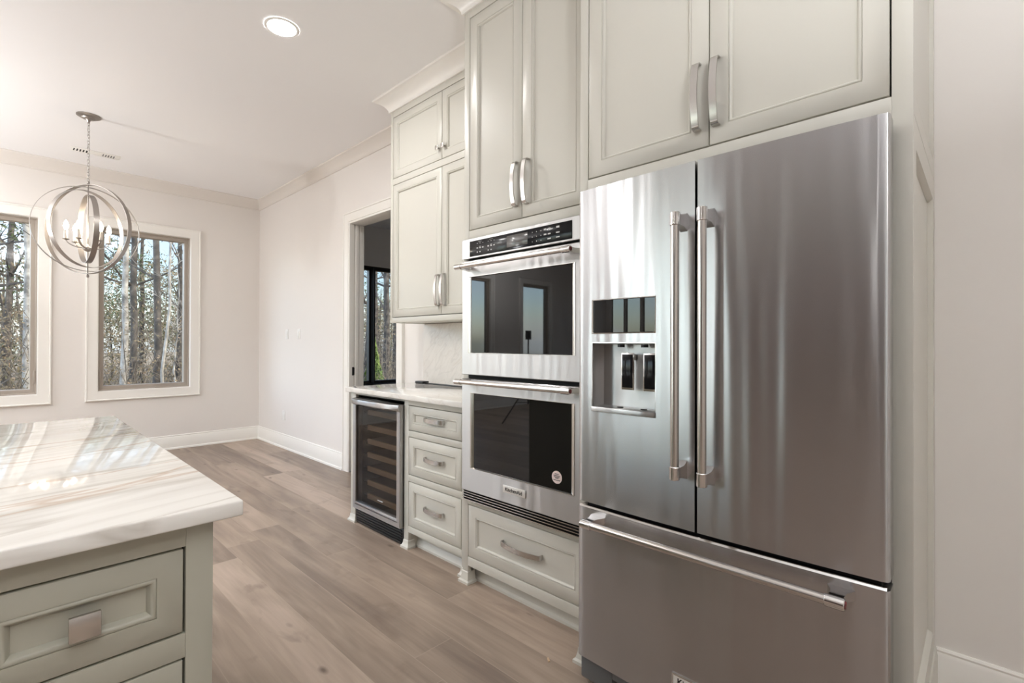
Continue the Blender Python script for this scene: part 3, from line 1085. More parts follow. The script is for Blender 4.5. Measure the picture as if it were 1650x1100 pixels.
for (y0, y1, side) in ((UM, UY1 - 0.030, 'L'), (UY0 + 0.028, UM, 'R')):
    ga = G if side == 'R' else G / 2
    gb = G if side == 'L' else G / 2
    for (z0, z1, kind) in ((2.447, 2.903, 'knob'), (1.423, 2.403, 'pull')):
        d = panel('door', FX(XU), y0 + ga, y1 - gb, z0 + G, z1 - G, uc, w=0.050)
        yy = y0 + 0.030 if side == 'L' else y1 - 0.030
        if kind == 'knob':
            square_knob(d, FX(XU), yy, 2.526, 0.014, 0.026)
        else:
            arch_pull(d, FX(XU), yy, 1.587, 0.205, True, 0.036)
# crown on top of it, returning to the wall at its free end
def crown_L(mb, x, yend, ystop, pr, dr):
    prof = crown_profile(pr, dr)
    a = [Vector((WX - 0.0, yend + q, CEIL - d)) for q, d in prof]
    b = [Vector((x - q, yend + q, CEIL - d)) for q, d in prof]
    c = [Vector((x - q, ystop, CEIL - d)) for q, d in prof]
    mb.loops([a, b, c], ring=False)
mb = MB()
crown_L(mb, XU, UY1, 1.9565, 0.10, 0.094)
mb.build('crown_moulding', MT['trim'], uc)

# ---- tall oven cabinet
XOV = 1.67
oc = thing('oven_cabinet', 'tall cream cabinet housing the double oven, with two doors above and one drawer below', 'cabinet', (XOV, 1.545, 0))
OY0, OY1 = 1.134, 1.955
mb = MB()
mb.box(XOV, XOV + 0.022, OY1 - 0.040, OY1, 0.0, 2.960, 0.001)
mb.box(XOV, XOV + 0.022, OY0, OY0 + 0.040, 0.0, 2.960, 0.001)
mb.box(XOV, XOV + 0.022, OY0 + 0.040, OY1 - 0.040, 0.092, 0.139, 0.001)
mb.box(XOV, XOV + 0.022, OY0 + 0.040, OY1 - 0.040, 0.410, 0.455, 0.001)
mb.box(XOV, XOV + 0.022, OY0 + 0.040, OY1 - 0.040, 1.755, 1.816, 0.001)
mb.box(XOV, XOV + 0.022, OY0 + 0.040, OY1 - 0.040, 2.918, 2.960, 0.001)
mb.build('face_frame', CT, oc)
mb = MB()
mb.box(XOV + 0.0225, WX - 0.001, OY1 - 0.018, OY1, 0.0, 2.96)
mb.box(XOV + 0.0225, WX - 0.001, OY0, OY0 + 0.018, 0.0, 2.96)
mb.box(XOV + 0.0225, WX - 0.001, OY0 + 0.019, OY1 - 0.019, 0.095, 0.44)
mb.box(XOV + 0.0225, WX - 0.001, OY0 + 0.019, OY1 - 0.019, 1.78, 2.955)
mb.build('carcass', CT, oc, smooth=False)
mb = MB()
mb.box(XOV + 0.07, XOV + 0.09, OY0 + 0.019, OY1 - 0.019, 0.0, 0.094)
mb.loops([[(XOV + 0.07 - o, y, z) for o, z in ((0, 0.05), (0.004, 0.046), (0.008, 0.02), (0.018, 0.012), (0.018, 0))] for y in (OY0 + 0.02, OY1 - 0.02)], ring=False)
mb.build('toe_kick', CT, oc)
for y0, y1 in ((OY1 - 0.040, OY1), (OY0, OY0 + 0.040)):
    mb = MB()
    foot(mb, XOV, y0, y1, 0.018, 0.06)
    mb.build('foot', CT, oc)
OM = 1.5445
MB().box(XOV + 0.0205, XOV + 0.0222, OY0 + 0.03, OY1 - 0.03, 0.125, 0.43).build('gap_shade_sheet', MT['dark'], oc, smooth=False)  # this sheet and the next paint the gap shade dark
MB().box(XOV + 0.0205, XOV + 0.0222, OY0 + 0.03, OY1 - 0.03, 1.80, 2.93).build('gap_shade_sheet', MT['dark'], oc, smooth=False)
d = panel('door', FX(XOV), OM + G / 2, OY1 - 0.040 - G, 1.816 + G, 2.918 - G, oc)
arch_pull(d, FX(XOV), OM + 0.034, 1.981, 0.205, True, 0.036)
d = panel('door', FX(XOV), OY0 + 0.040 + G, OM - G / 2, 1.816 + G, 2.918 - G, oc)
arch_pull(d, FX(XOV), OM - 0.034, 1.981, 0.205, True, 0.036)
d = panel('drawer', FX(XOV), OY0 + 0.040 + G, OY1 - 0.040 - G, 0.139 + G, 0.410 - G, oc)
arch_pull(d, FX(XOV + 0.010), OM, 0.280, 0.245, False, 0.040)
mb = MB()
crown_L(mb, XOV, OY1, OY0 - 0.0, 0.10, 0.085)
mb.build('crown_moulding', MT['trim'], oc)

# ---- double oven
XV = 1.630
ov = thing('double_oven', 'stainless steel double wall oven with black glass doors and a control panel', 'oven', (XV, 1.544, 0.44))
VY0, VY1 = 1.167, 1.921
mb = MB()
mb.box(XV + 0.03, XOV + 0.5, VY0 + 0.02, VY1 - 0.02, 0.462, 1.75)
mb.build('oven_body', MT['dark'], ov, smooth=False)
# side return of the trim
mb = MB()
mb.rings(FX(XV), VY0, VY1, 1.662, 1.762, [(0, 0.039), (0, 0.002), (0.002, 0)], fill=True)
cp = mb.build('control_panel', MT['steel2'], ov)
pg_ = MB().box(XV - 0.0015, XV + 0.001, 1.2235, 1.863, 1.6705, 1.747, 0.0005).build('control_glass', MT['ctrl'], cp)
MB().box(XV - 0.0025, XV - 0.001, 1.4700, 1.6000, 1.682, 1.736, 0.0004).build('display_screen', MT['screen'], cp)
def dash(y, z, w, h=0.0028):
    MB().box(XV - 0.0024, XV - 0.0012, y - w / 2, y + w / 2, z - h / 2, z + h / 2).build('key_label', MT['print'], cp, smooth=False)
for cx in (1.785, 1.706):
    dash(cx, 1.739, 0.024, 0.0012)
    for dx in (-0.02, 0, 0.02):
        dash(cx + dx, 1.7305, 0.008, 0.002)
        dash(cx + dx, 1.708, 0.010, 0.006)
    dash(cx, 1.7145, 0.012, 0.0018)
    for dx in (0.0, 0.02):
        dash(cx + dx, 1.688, 0.007, 0.006)
for i, y in enumerate((1.442, 1.417, 1.392)):
    for z in (1.729, 1.708, 1.687):
        dash(y, z, 0.003, 0.004)
for y in (1.368, 1.345):
    dash(y, 1.731, 0.014, 0.006)
    dash(y, 1.709, 0.015, 0.006)
dash(1.345, 1.688, 0.019, 0.006)
dash(1.298, 1.731, 0.017, 0.008)
dash(1.298, 1.708, 0.019, 0.005)
dash(1.298, 1.688, 0.019, 0.005)


def oven_door(z0, z1, wy0, wy1, wz0, wz1, hz, badge):
    mb = MB()
    # outer frame down to window opening, then chamfer in
    pt = FX(XV)
    def L(i, d, yy0, yy1, zz0, zz1):
        return [pt(yy0 + i, zz0 + i, d), pt(yy1 - i, zz0 + i, d), pt(yy1 - i, zz1 - i, d), pt(yy0 + i, zz1 - i, d)]
    def B(iy, iz, d):
        return [pt(wy0 - iy, wz0 - iz, d), pt(wy1 + iy, wz0 - iz, d), pt(wy1 + iy, wz1 + iz, d), pt(wy0 - iy, wz1 + iz, d)]
    mb.loops([L(0, 0.036, VY0, VY1, z0, z1), L(0, 0.003, VY0, VY1, z0, z1), L(0.003, 0, VY0, VY1, z0, z1),
              B(0.020, 0.005, 0)], ring=True)
    o = mb.build('oven_door', MT['steel2'], ov)
    mb = MB()
    mb.loops([B(0.020, 0.005, 0.0), B(0.0195, 0.0048, -0.002), B(0.017, 0.003, -0.002), B(0.0, 0.0, 0.006), B(0.0, 0.0, 0.008)])
    mb.build('window_bezel', MT['handle'], o)
    MB().poly(L(-0.001, 0.006, wy0, wy1, wz0, wz1)).build('glass_pane', MT['ovenglass'], o, smooth=False)
    # bar handle
    hy0, hy1, hx = 1.185, 1.90, XV - 0.062
    mb = MB()
    mb.lathe((hx, 0, hz), [(0.0115, hy0 + 0.03), (0.0115, hy1 - 0.03)], axis='Y', n=24)
    h = mb.build('handle', MT['handle'], o)
    for ya, yb, red in ((hy0, hy0 + 0.045, True), (hy1 - 0.045, hy1, False)):
        mb = MB()
        mb.lathe((hx, 0, hz), [(0.0125, ya), (0.0140, ya + 0.002), (0.0140, yb - 0.002), (0.0125, yb)], axis='Y', n=24)
        ym = (ya + yb) / 2
        mb.loops([[(x, ym + w, hz + t) for w, t in ((-q, -0.010), (q, -0.010), (q, 0.010), (-q, 0.010))]
                  for x, q in ((hx + 0.004, 0.014), (XV - 0.02, 0.016), (XV, 0.026))], cap0=True, cap1=True)
        e = mb.build('handle_bracket', MT['chrome'], o)
    mb = MB()
    mb.lathe((hx, 0, hz), [(0.0085, hy0 - 0.0012), (0.0085, hy0 + 0.001)], axis='Y', n=20)
    mb.build('medallion', MT['red'], o)
    return o

oven_door(1.078, 1.652, 1.226, 1.855, 1.191, 1.566, 1.615, False)
d2 = oven_door(0.494, 1.058, 1.228, 1.834, 0.616, 0.985, 1.046, True)
bd = MB().box(XV - 0.006, XV - 0.0002, 1.478, 1.618, 0.543, 0.577, 0.0015).build('badge', MT['badge'], d2)
text_mesh('badge_lettering', 'KitchenAid', 0.024, MT['ink'], d2, (XV - 0.0064, 1.548, 0.560), TXT_FACING_X, 0.0003, 0.0004, 1.0)
st = MB().lathe((XV + 0.0045, 1.305, 0.669), [(0.027, 0.0), (0.027, 0.0012)], axis='X', n=32).build('round_sticker', MT['sticker'], d2)
mb = MB()
for i, (w, dz) in enumerate(((0.022, 0.014), (0.034, 0.007), (0.030, 0.001), (0.018, -0.004), (0.036, -0.012))):
    mb.box(XV + 0.0038, XV + 0.0044, 1.305 - w / 2, 1.305 + w / 2, 0.669 + dz - 0.0014, 0.669 + dz + 0.0014)
mb.build('sticker_lines', MT['ink'], d2, smooth=False)
# louvred vent below
mb = MB()
mb.box(XV + 0.014, XV + 0.039, VY0, VY1, 0.446, 0.494)
mb.build('vent_recess', MT['dark'], ov, smooth=False)
for i in range(4):
    z = 0.447 + i * 0.0125
    mb = MB()
    mb.loops([[(XV + 0.030, y, z + 0.006), (XV + 0.004, y, z + 0.0015), (XV + 0.004, y, z - 0.0015), (XV + 0.030, y, z + 0.002)]
              for y in (VY0, VY1)], cap0=True, cap1=True)
    mb.build('vent_louvre', MT['chrome'], ov)

# ---- fridge enclosure
XF = 1.56
fc = thing('refrigerator_cabinet', 'tall cream cabinet surround with two large doors above the stainless refrigerator', 'cabinet', (XF, 0.63, 0))
FY0, FY1 = 0.124, 1.133
mb = MB()
mb.box(XF, XF + 0.022, FY1 - 0.036, FY1, 0.0, 2.960, 0.001)
mb.box(XF, XF + 0.022, FY0, FY0 + 0.043, 0.0, 2.960, 0.0015)
mb.box(XF, XF + 0.022, FY0 + 0.043, FY1 - 0.036, 1.800, 1.865, 0.001)
mb.box(XF, XF + 0.022, FY0 + 0.043, FY1 - 0.036, 2.905, 2.960, 0.001)
mb.build('face_frame', CT, fc)
mb = MB()
mb.box(XF + 0.0225, WX - 0.001, FY1 - 0.034, FY1 - 0.0005, 0.0, 2.96)
mb.box(XF + 0.0225, WX - 0.001, FY0 + 0.022, FY0 + 0.040, 0.0, 2.96)
mb.box(XF + 0.0225, WX - 0.001, FY0 + 0.041, FY1 - 0.035, 1.81, 2.955)
mb.build('carcass', CT, fc, smooth=False)
mb = MB()
foot(mb, XF, FY1 - 0.036, FY1, 0.018, 0.06)
mb.build('foot', CT, fc)
FM = 0.630
MB().box(XF + 0.0205, XF + 0.0222, FY0 + 0.03, FY1 - 0.03, 1.85, 2.92).build('gap_shade_sheet', MT['dark'], fc, smooth=False)  # dark backing in place of shade around the large doors
d = panel('door', FX(XF), FM + G / 2, FY1 - 0.036 - G, 1.865 + G, 2.905 - G, fc, w=0.056)
arch_pull(d, FX(XF), FM + 0.036, 2.031, 0.212, True, 0.036)
d = panel('door', FX(XF), FY0 + 0.043 + G, FM - G / 2, 1.865 + G, 2.905 - G, fc, w=0.056)
arch_pull(d, FX(XF), FM - 0.024, 2.031, 0.212, True, 0.036)
# panelled end of the surround, facing the camera side
mb = MB()
ptS = FY(FY0 + 0.002)
mb.rings(ptS, XF + 0.0225, WX - 0.002, 1.823, 2.955, [(0, 0.019), (0, 0.0), (0.058, 0), (0.060, 0.004), (0.064, 0.001), (0.070, 0.008), (0.070, 0.010)])
mb.build('end_panel', CT, fc, angle=50)
mb = MB()
mb.rings(ptS, XF + 0.0225, WX - 0.002, 0.16, 1.821, [(0, 0.019), (0, 0.0), (0.075, 0), (0.078, 0.004), (0.082, 0.001), (0.092, 0.012), (0.092, 0.014)])
mb.build('end_panel', CT, fc, angle=50)
mb = MB()
mb.box(XF + 0.0225, WX - 0.002, FY0 + 0.002, FY0 + 0.021, 0.0, 0.159)
mb.loops([[(x, FY0 + 0.002 - a * 0.6, z) for a, z in base_prof()] for x in (XF - 0.0, WX - 0.002)], ring=False)
mb.build('plinth', CT, fc)
mb = MB()
prof = crown_profile(0.10, 0.085)
mb.loops([[Vector((WX, FY0 - q, CEIL - dd)) for q, dd in prof], [Vector((XF - q, FY0 - q, CEIL - dd)) for q, dd in prof],
          [Vector((XF - q, FY1 + q, CEIL - dd)) for q, dd in prof], [Vector((XOV, FY1 + q, CEIL - dd)) for q, dd in prof]], ring=False)
mb.build('crown_moulding', MT['trim'], fc)

# ------------------------------------------------------------------ refrigerator
XR = 1.449
fr = thing('refrigerator', 'large stainless french door refrigerator with ice and water dispenser and bottom freezer drawer', 'refrigerator', (1.85, 0.61, 0))
RY0, RY1, RM = 0.160, 1.068, 0.6235


def bow(y):
    """gentle convex front across the whole width"""
    s = (y - (RY0 + RY1) / 2) / ((RY1 - RY0) / 2)
    return 0.012 * s * s


def bowed_front(mb, y0, y1, z0, z1, hole=None, edge=0.012, thick=0.075, r0=True, r1=True, ztop_r=0.004):
    ys = [y0 + (y1 - y0) * i / 18 for i in range(19)]
    if hole:
        ys = sorted([y for y in ys if all(abs(y - h) > 0.012 for h in hole[0])] + list(hole[0]))
    zs = [z0, z1]
    if hole:
        zs = sorted(set(zs + list(hole[1])))
    ys = ys[:1] + [y0 + edge * 0.3, y0 + edge] + [y for y in ys[1:-1] if y0 + edge + 0.004 < y < y1 - edge - 0.004] + [y1 - edge, y1 - edge * 0.3] + ys[-1:]
    def X(y):
        x = XR + bow(y)
        for e, on in ((y - y0, r0), (y1 - y, r1)):
            if on and e < edge:
                q = 1 - e / edge
                x += edge * 0.9 * (1 - math.sqrt(max(0, 1 - q * q)))
        return x
    bm = mb.bm
    V = {}
    for i, y in enumerate(ys):
        for j, z in enumerate(zs):
            V[i, j] = bm.verts.new((X(y), y, z))
    for i in range(len(ys) - 1):
        for j in range(len(zs) - 1):
            if hole:
                cy, cz = (ys[i] + ys[i + 1]) / 2, (zs[j] + zs[j + 1]) / 2
                if hole[0][0] < cy < hole[0][1] and any(a < cz < b for a, b in hole[2]):
                    continue
            bm.faces.new((V[i, j], V[i + 1, j], V[i + 1, j + 1], V[i, j + 1]))
    # sides, top, bottom
    top = [(X(y), y) for y in ys]
    xb = XR + thick
    for z, s in ((z0, -1), (z1, 1)):
        mb.poly([(x, y, z) for x, y in top] + [(xb, y1, z), (xb, y0, z)])
    mb.poly([(X(y0), y0, z0), (xb, y0, z0), (xb, y0, z1), (X(y0), y0, z1)])
    mb.poly([(X(y1), y1, z0), (xb, y1, z0), (xb, y1, z1), (X(y1), y1, z1)])
    return X

mb = MB().box(1.535, 2.26, RY0 + 0.012, RY1 - 0.012, 0.03, 1.765)
mb.build('body', MT['grey_plastic'], fr, smooth=False)
# hinge caps
for y in (RY0 + 0.035, RY1 - 0.035):
    MB().box(1.50, 1.60, y - 0.028, y + 0.028, 1.766, 1.790, 0.004).build('hinge_cover', MT['black'], fr)

DYA, DYB = 0.756, 1.001
mb = MB()
XFUN = bowed_front(mb, RM + 0.004, RY1, 0.669, 1.790, hole=((DYA, DYB), (0.998, 1.240, 1.272, 1.390), ((0.998, 1.240), (1.272, 1.390))), r0=False)
ld = mb.build('refrigerator_door', MT['steel'], fr, angle=40)
mb = MB()
bowed_front(mb, RY0, RM - 0.004, 0.669, 1.790, r1=False)
rd = mb.build('refrigerator_door', MT['steel'], fr, angle=40)
mb = MB()
bowed_front(mb, RY0, RY1, 0.108, 0.648)
fd = mb.build('freezer_drawer', MT['steel'], fr, angle=40)
# dark seal seen in the gaps
mb = MB()
mb.box(XR + 0.045, XR + 0.086, RY0 + 0.02, RY1 - 0.02, 0.62, 0.70)
mb.box(XR + 0.045, XR + 0.086, RM - 0.03, RM + 0.03, 0.69, 1.78)
mb.build('door_gasket', MT['dark'], fr, smooth=False)
# freezer drawer rolled top lip
lps = []
for i in range(19):
    y = RY0 + 0.006 + (RY1 - RY0 - 0.012) * i / 18
    x = XR + bow(y)
    lps.append([(x + 0.002, y, 0.648), (x + 0.008, y, 0.654), (x + 0.016, y, 0.654), (x + 0.020, y, 0.648)])
MB().loops(lps, cap0=True, cap1=True).build('drawer_lip', MT['chrome'], fd)

# dispenser display
XD = XR + 0.004
mb = MB()
mb.rings(FX(XD), DYA, DYB, 1.272, 1.390, [(-0.0008, 0.006), (-0.0008, -0.003), (0.002, -0.0045), (0.004, -0.001)], fill=False)
mb.build('display_bezel', MT['chrome'], ld)
# slightly bowed glossy black glass
lps = []
for i in range(13):
    s = -1 + 2 * i / 12
    y = (DYA + DYB) / 2 + s * (DYB - DYA - 0.007) / 2
    x = XD - 0.003 + 0.004 * s * s
    lps.append([(x, y, 1.2755), (x, y, 1.3865)])
MB().loops(lps, ring=False).build('display_glass', MT['ovenglass'], ld, angle=60)
# recess: side walls, back, top
xb = XR + 0.070
mb = MB()
mb.loops([[(XR + 0.001 + (0.004 if y < 0.8 else 0.004), y, z) for y, z in ((DYA, 0.998), (DYB, 0.998), (DYB, 1.240), (DYA, 1.240))],
          [(xb, y, z) for y, z in ((DYA + 0.006, 1.004), (DYB - 0.006, 1.004), (DYB - 0.006, 1.234), (DYA + 0.006, 1.234))]], cap1=True)
mb.build('dispenser_recess', MT['steel2'], ld)
MB().rings(FX(XD), DYA, DYB, 0.998, 1.240, [(-0.0006, 0.004), (-0.0006, -0.002), (0.002, -0.002), (0.003, 0.003)], fill=False).build('recess_trim', MT['chrome'], ld)
mb = MB().box(XD - 0.010, xb - 0.002, DYA + 0.002, DYB - 0.002, 0.999, 1.016, 0.002)
mb.build('drip_tray', MT['steel2'], ld)
for y in (0.815, 0.905):
    MB().lathe((XD + 0.030, y, 1.0165), [(0.011, 0.0), (0.011, 0.0012)], n=16).build('tray_drain', MT['dark'], ld)
for y in (0.785, 0.868):
    mb = MB().box(XD + 0.014, XD + 0.020, y - 0.024, y + 0.024, 1.080, 1.205, 0.002)
    mb.box(XD + 0.020, xb - 0.004, y - 0.008, y + 0.008, 1.180, 1.20, 0.002)
    pd = mb.build('dispenser_paddle', MT['chrome'], ld)
    MB().box(XD + 0.0125, XD + 0.0145, y - 0.020, y + 0.020, 1.088, 1.200, 0.0008).build('paddle_face', MT['ctrl'], pd)
for y in (0.815, 0.905):
    MB().lathe((XD + 0.035, y, 1.224), [(0.012, 0.0), (0.012, 0.010)], n=16).build('nozzle', MT['black'], ld)


def bar_handle_v(par, y, z0, z1, door_x):
    hx = XR - 0.062
    mb = MB()
    mb.lathe((hx, y, 0), [(0.0125, z0 + 0.03), (0.0125, z1 - 0.03)], axis='Z', n=28)
    mb.build('handle', MT['handle'], par)
    for za, zb in ((z0, z0 + 0.040), (z1 - 0.040, z1)):
        mb = MB()
        mb.lathe((hx, y, 0), [(0.0135, za), (0.0150, za + 0.002), (0.0150, zb - 0.002), (0.0135, zb)], axis='Z', n=28)
        zm = (za + zb) / 2
        mb.loops([[(x, y + t, zm + w) for w, t in ((-q, -0.011), (q, -0.011), (q, 0.011), (-q, 0.011))]
                  for x, q in ((hx + 0.004, 0.015), (XR - 0.02, 0.017), (XR + 0.004, 0.030))], cap0=True, cap1=True)
        mb.build('handle_bracket', MT['chrome'], par)

bar_handle_v(ld, 0.650 + 0.012, 0.832, 1.628, XR)
bar_handle_v(rd, 0.580, 0.828, 1.628, XR)
hx, hz, hy0, hy1 = XR - 0.062, 0.618, 0.236, 1.000
mb = MB()
mb.lathe((hx, 0, hz), [(0.0125, hy0 + 0.03), (0.0125, hy1 - 0.03)], axis='Y', n=28)
mb.build('handle', MT['handle'], fd)
for ya, yb in ((hy0, hy0 + 0.042), (hy1 - 0.042, hy1)):
    mb = MB()
    mb.lathe((hx, 0, hz), [(0.0135, ya), (0.0150, ya + 0.002), (0.0150, yb - 0.002), (0.0135, yb)], axis='Y', n=28)
    ym = (ya + yb) / 2
    mb.loops([[(x, ym + w, hz + t) for w, t in ((-q, -0.011), (q, -0.011), (q, 0.011), (-q, 0.011))]
              for x, q in ((hx + 0.004, 0.015), (XR - 0.02, 0.017), (XR + 0.008, 0.030))], cap0=True, cap1=True)
    mb.build('handle_bracket', MT['chrome'], fd)
MB().lathe((hx, 0, hz), [(0.0095, hy0 - 0.0012), (0.0095, hy0 + 0.001)], axis='Y', n=20).build('medallion', MT['red'], fd)
# badge low on the freezer drawer
MB().rings(FX(XR - 0.004), 0.545, 0.698, 0.176, 0.219, [(0, 0.008), (0, 0.001), (0.002, 0), (0.005, 0), (0.006, 0.002)], fill=False).build('badge_rim', MT['chrome'], fd)
MB().box(XR - 0.0025, XR + 0.003, 0.550, 0.693, 0.181, 0.214).build('badge', MT['badge'], fd)
text_mesh('badge_lettering', 'KitchenAid', 0.0262, MT['ink'], fd, (XR - 0.0028, 0.6215, 0.1975), TXT_FACING_X, 0.0003, 0.0005, 1.0)
# toe grille with cut-out
mb = MB()
mb.box(XR + 0.025, XR + 0.06, 0.93, RY1 - 0.006, 0.022, 0.104, 0.006)
mb.box(XR + 0.025, XR + 0.06, RY0 + 0.006, 0.30, 0.022, 0.104, 0.006)
mb.box(XR + 0.025, XR + 0.06, 0.30, 0.93, 0.070, 0.104, 0.002)
mb.build('toe_grille', MT['grey_plastic'], fr)
for y in (0.24, 0.99):
    MB().lathe((XR + 0.13, y, 0.0), [(0.022, 0.0), (0.022, 0.03)], n=16).build('foot', MT['black'], fr)

# ------------------------------------------------------------------ island
IY = 1.13
isl = thing('kitchen_island', 'grey green kitchen island cabinet with drawers and square knobs under a stone top', 'kitchen island', (-0.3, 1.9, 0))
IX0, IX1, IYB = -1.05, 0.300, 2.66
cols = [(-0.050, 0.253), (-0.50, -0.095), (-1.005, -0.545)]
mb = MB()
fz = [(0.665, 0.835), (0.400, 0.618), (0.130, 0.353)]
mb.box(0.253, IX1, IY, IY + 0.022, 0, 0.880, 0.001)
mb.box(-0.095, -0.050, IY, IY + 0.022, 0, 0.880, 0.001)
mb.box(-0.545, -0.50, IY, IY + 0.022, 0, 0.880, 0.001)
mb.box(IX0, -1.005, IY, IY + 0.022, 0, 0.880, 0.001)
for a, b in cols:
    mb.box(a, b, IY, IY + 0.022, 0.835, 0.880, 0.001)
    mb.box(a, b, IY, IY + 0.022, 0.618, 0.665, 0.001)
    mb.box(a, b, IY, IY + 0.022, 0.353, 0.400, 0.001)
    mb.box(a, b, IY, IY + 0.022, 0.09, 0.130, 0.001)
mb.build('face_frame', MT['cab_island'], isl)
mb = MB()
mb.box(IX0, IX1, IY + 0.0225, IYB, 0.09, 0.880, 0.0008)
mb.box(IX0 + 0.06, IX1 - 0.06, IY + 0.09, IYB - 0.06, 0.0, 0.09)
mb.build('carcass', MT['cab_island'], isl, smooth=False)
MB().box(-1.02, 0.27, IY + 0.0205, IY + 0.0223, 0.11, 0.85).build('gap_shade_sheet', MT['dark'], isl, smooth=False)  # dark backing that paints the shade between the island drawers
ISL_PROF = [(0, 0.020), (0, 0.001), (0.001, 0), (0.042, 0), (0.0425, 0.002), (0.0445, -0.0005), (0.047, -0.0012), (0.0495, 0.0),
            (0.052, 0.004), (0.057, 0.011), (0.057, 0.012)]
for a, b in cols:
    for z0, z1 in fz:
        mb = MB()
        mb.rings(FY(IY), a + G, b - G, z0 + G, z1 - G, ISL_PROF)
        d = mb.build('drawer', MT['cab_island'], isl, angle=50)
        square_knob(d, FY(IY + 0.012), (a + b) / 2, (z0 + z1) / 2 - 0.002, 0.0215, 0.036)
mb = MB()
mb.box(-1.10, 0.345, 1.092, 2.745, 0.882, 0.914, 0.004, 3)
tag(mb.build('island_countertop', MT['island_stone'], base=(-0.38, 1.9, 0.882)),
    'glossy white island countertop with tan veins', 'countertop')

# ------------------------------------------------------------------ wall plates
def switch(y, z, label, rocker=True):
    t = thing('light_switch' if rocker else 'wall_outlet', label, 'light switch' if rocker else 'outlet', (WX, y, z))
    MB().box(WX - 0.006, WX - 0.0002, y - 0.036, y + 0.036, z - 0.058, z + 0.058, 0.002).build('plate', MT['white_plastic'], t)
    if rocker:
        MB().box(WX - 0.010, WX - 0.005, y - 0.016, y + 0.016, z - 0.033, z + 0.033, 0.001).build('rocker', MT['white_plastic'], t)
    else:
        MB().box(WX - 0.008, WX - 0.005, y - 0.017, y + 0.017, z - 0.034, z + 0.034, 0.001).build('socket', MT['white_plastic'], t)
switch(5.88, 1.338, 'white light switch nearer the room corner on the wall beside the doorway')
switch(5.555, 1.336, 'white light switch nearer the doorway casing, beside its twin')
switch(5.968, 0.379, 'white wall outlet low on the wall above the baseboard', False)

# ------------------------------------------------------------------ ceiling lights
def can_light(x, y, label, group='recessed ceiling lights'):
    t = thing('recessed_light', label, 'ceiling light', (x, y, CEIL), group)
    R = 0.092
    MB().lathe((x, y, CEIL), [(R, -0.0005), (R, -0.004), (R - 0.006, -0.007), (R - 0.016, -0.0065), (R - 0.019, -0.003)],
               n=48, cap0=False, cap1=False).build('trim_ring', MT['white_plastic'], t)
    MB().lathe((x, y, CEIL), [(R - 0.019, -0.003), (R - 0.024, -0.0025)], n=48, cap0=False, cap1=True).build('lens', MT['can_light'], t)
    return t
c0 = can_light(1.10, 2.89, 'round recessed ceiling light, lit, above the aisle beside the island')
for x, y in ((-1.2, 2.89), (-4.6, -0.30), (-0.6, -1.6), (-0.75, 4.75), (-1.7, 6.1)):  # added unseen lights that brighten the room and its reflections
    copy_tree(c0, (x, y, CEIL), 'lit recessed ceiling light added behind or beside the camera, out of the picture, to brighten the room')

# ceiling air vent
vt = thing('ceiling_vent', 'white slotted air register in the ceiling behind the orb chandelier', 'air vent', (0.61, 6.10, CEIL))
mb = MB()
mb.box(0.43, 0.79, 6.035, 6.165, CEIL - 0.006, CEIL - 0.0005, 0.002)
mb.build('register_frame', MT['trim'], vt)
for x0, x1 in ((0.455, 0.545), (0.665, 0.745)):
    n = 5
    for i in range(n):
        xx = x0 + (x1 - x0) * i / (n - 1)
        MB().box(xx - 0.005, xx + 0.005, 6.065, 6.135, CEIL - 0.0072, CEIL - 0.0055).build('slot', MT['dark'] if x0 < 0.5 else MT['grey_plastic'], vt, smooth=False)
mb = MB()
for i in range(4):
    mb.box(0.56, 0.65, 6.068 + i * 0.018, 6.078 + i * 0.018, CEIL - 0.010, CEIL - 0.0055, 0.001)
mb.build('louvres', MT['trim'], vt)

# ------------------------------------------------------------------ orb chandelier
CX, CY, CZ = 0.470, 5.14, 2.135
ch = thing('chandelier', 'round orb chandelier of nested silver hoops with lit candle bulbs, hanging on a chain', 'chandelier', (CX, CY, CEIL))
MB().lathe((CX, CY, CEIL), [(0.078, -0.0005), (0.078, -0.006), (0.060, -0.016), (0.045, -0.018), (0.040, -0.026), (0.022, -0.030),
                            (0.012, -0.040), (0.006, -0.060)], n=40, cap0=True, cap1=True).build('canopy', MT['orbmetal'], ch)
base_ang = math.radians(-46.1)
def cam_dir(deg):
    return base_ang + math.radians(deg)
hoops = [(0.352, -4), (0.332, 51), (0.300, 84), (0.266, -38)]
for R, deg in hoops:
    MB().band((CX, CY, CZ), R, cam_dir(deg), 0.036 if R != 0.332 else 0.026, 0.003).build('hoop', MT['orbmetal'], ch)
mb = MB()
mb.tube([(CX, CY, CZ + 0.375), (CX, CY, CZ - 0.372)], 0.0042, 12)
mb.lathe((CX, CY, CZ), [(0.004, -0.385), (0.010, -0.378), (0.010, -0.368), (0.004, -0.36)], n=16)
mb.lathe((CX, CY, CZ), [(0.004, 0.36), (0.010, 0.366), (0.010, 0.376), (0.004, 0.385)], n=16)
mb.build('stem', MT['orbmetal'], ch)
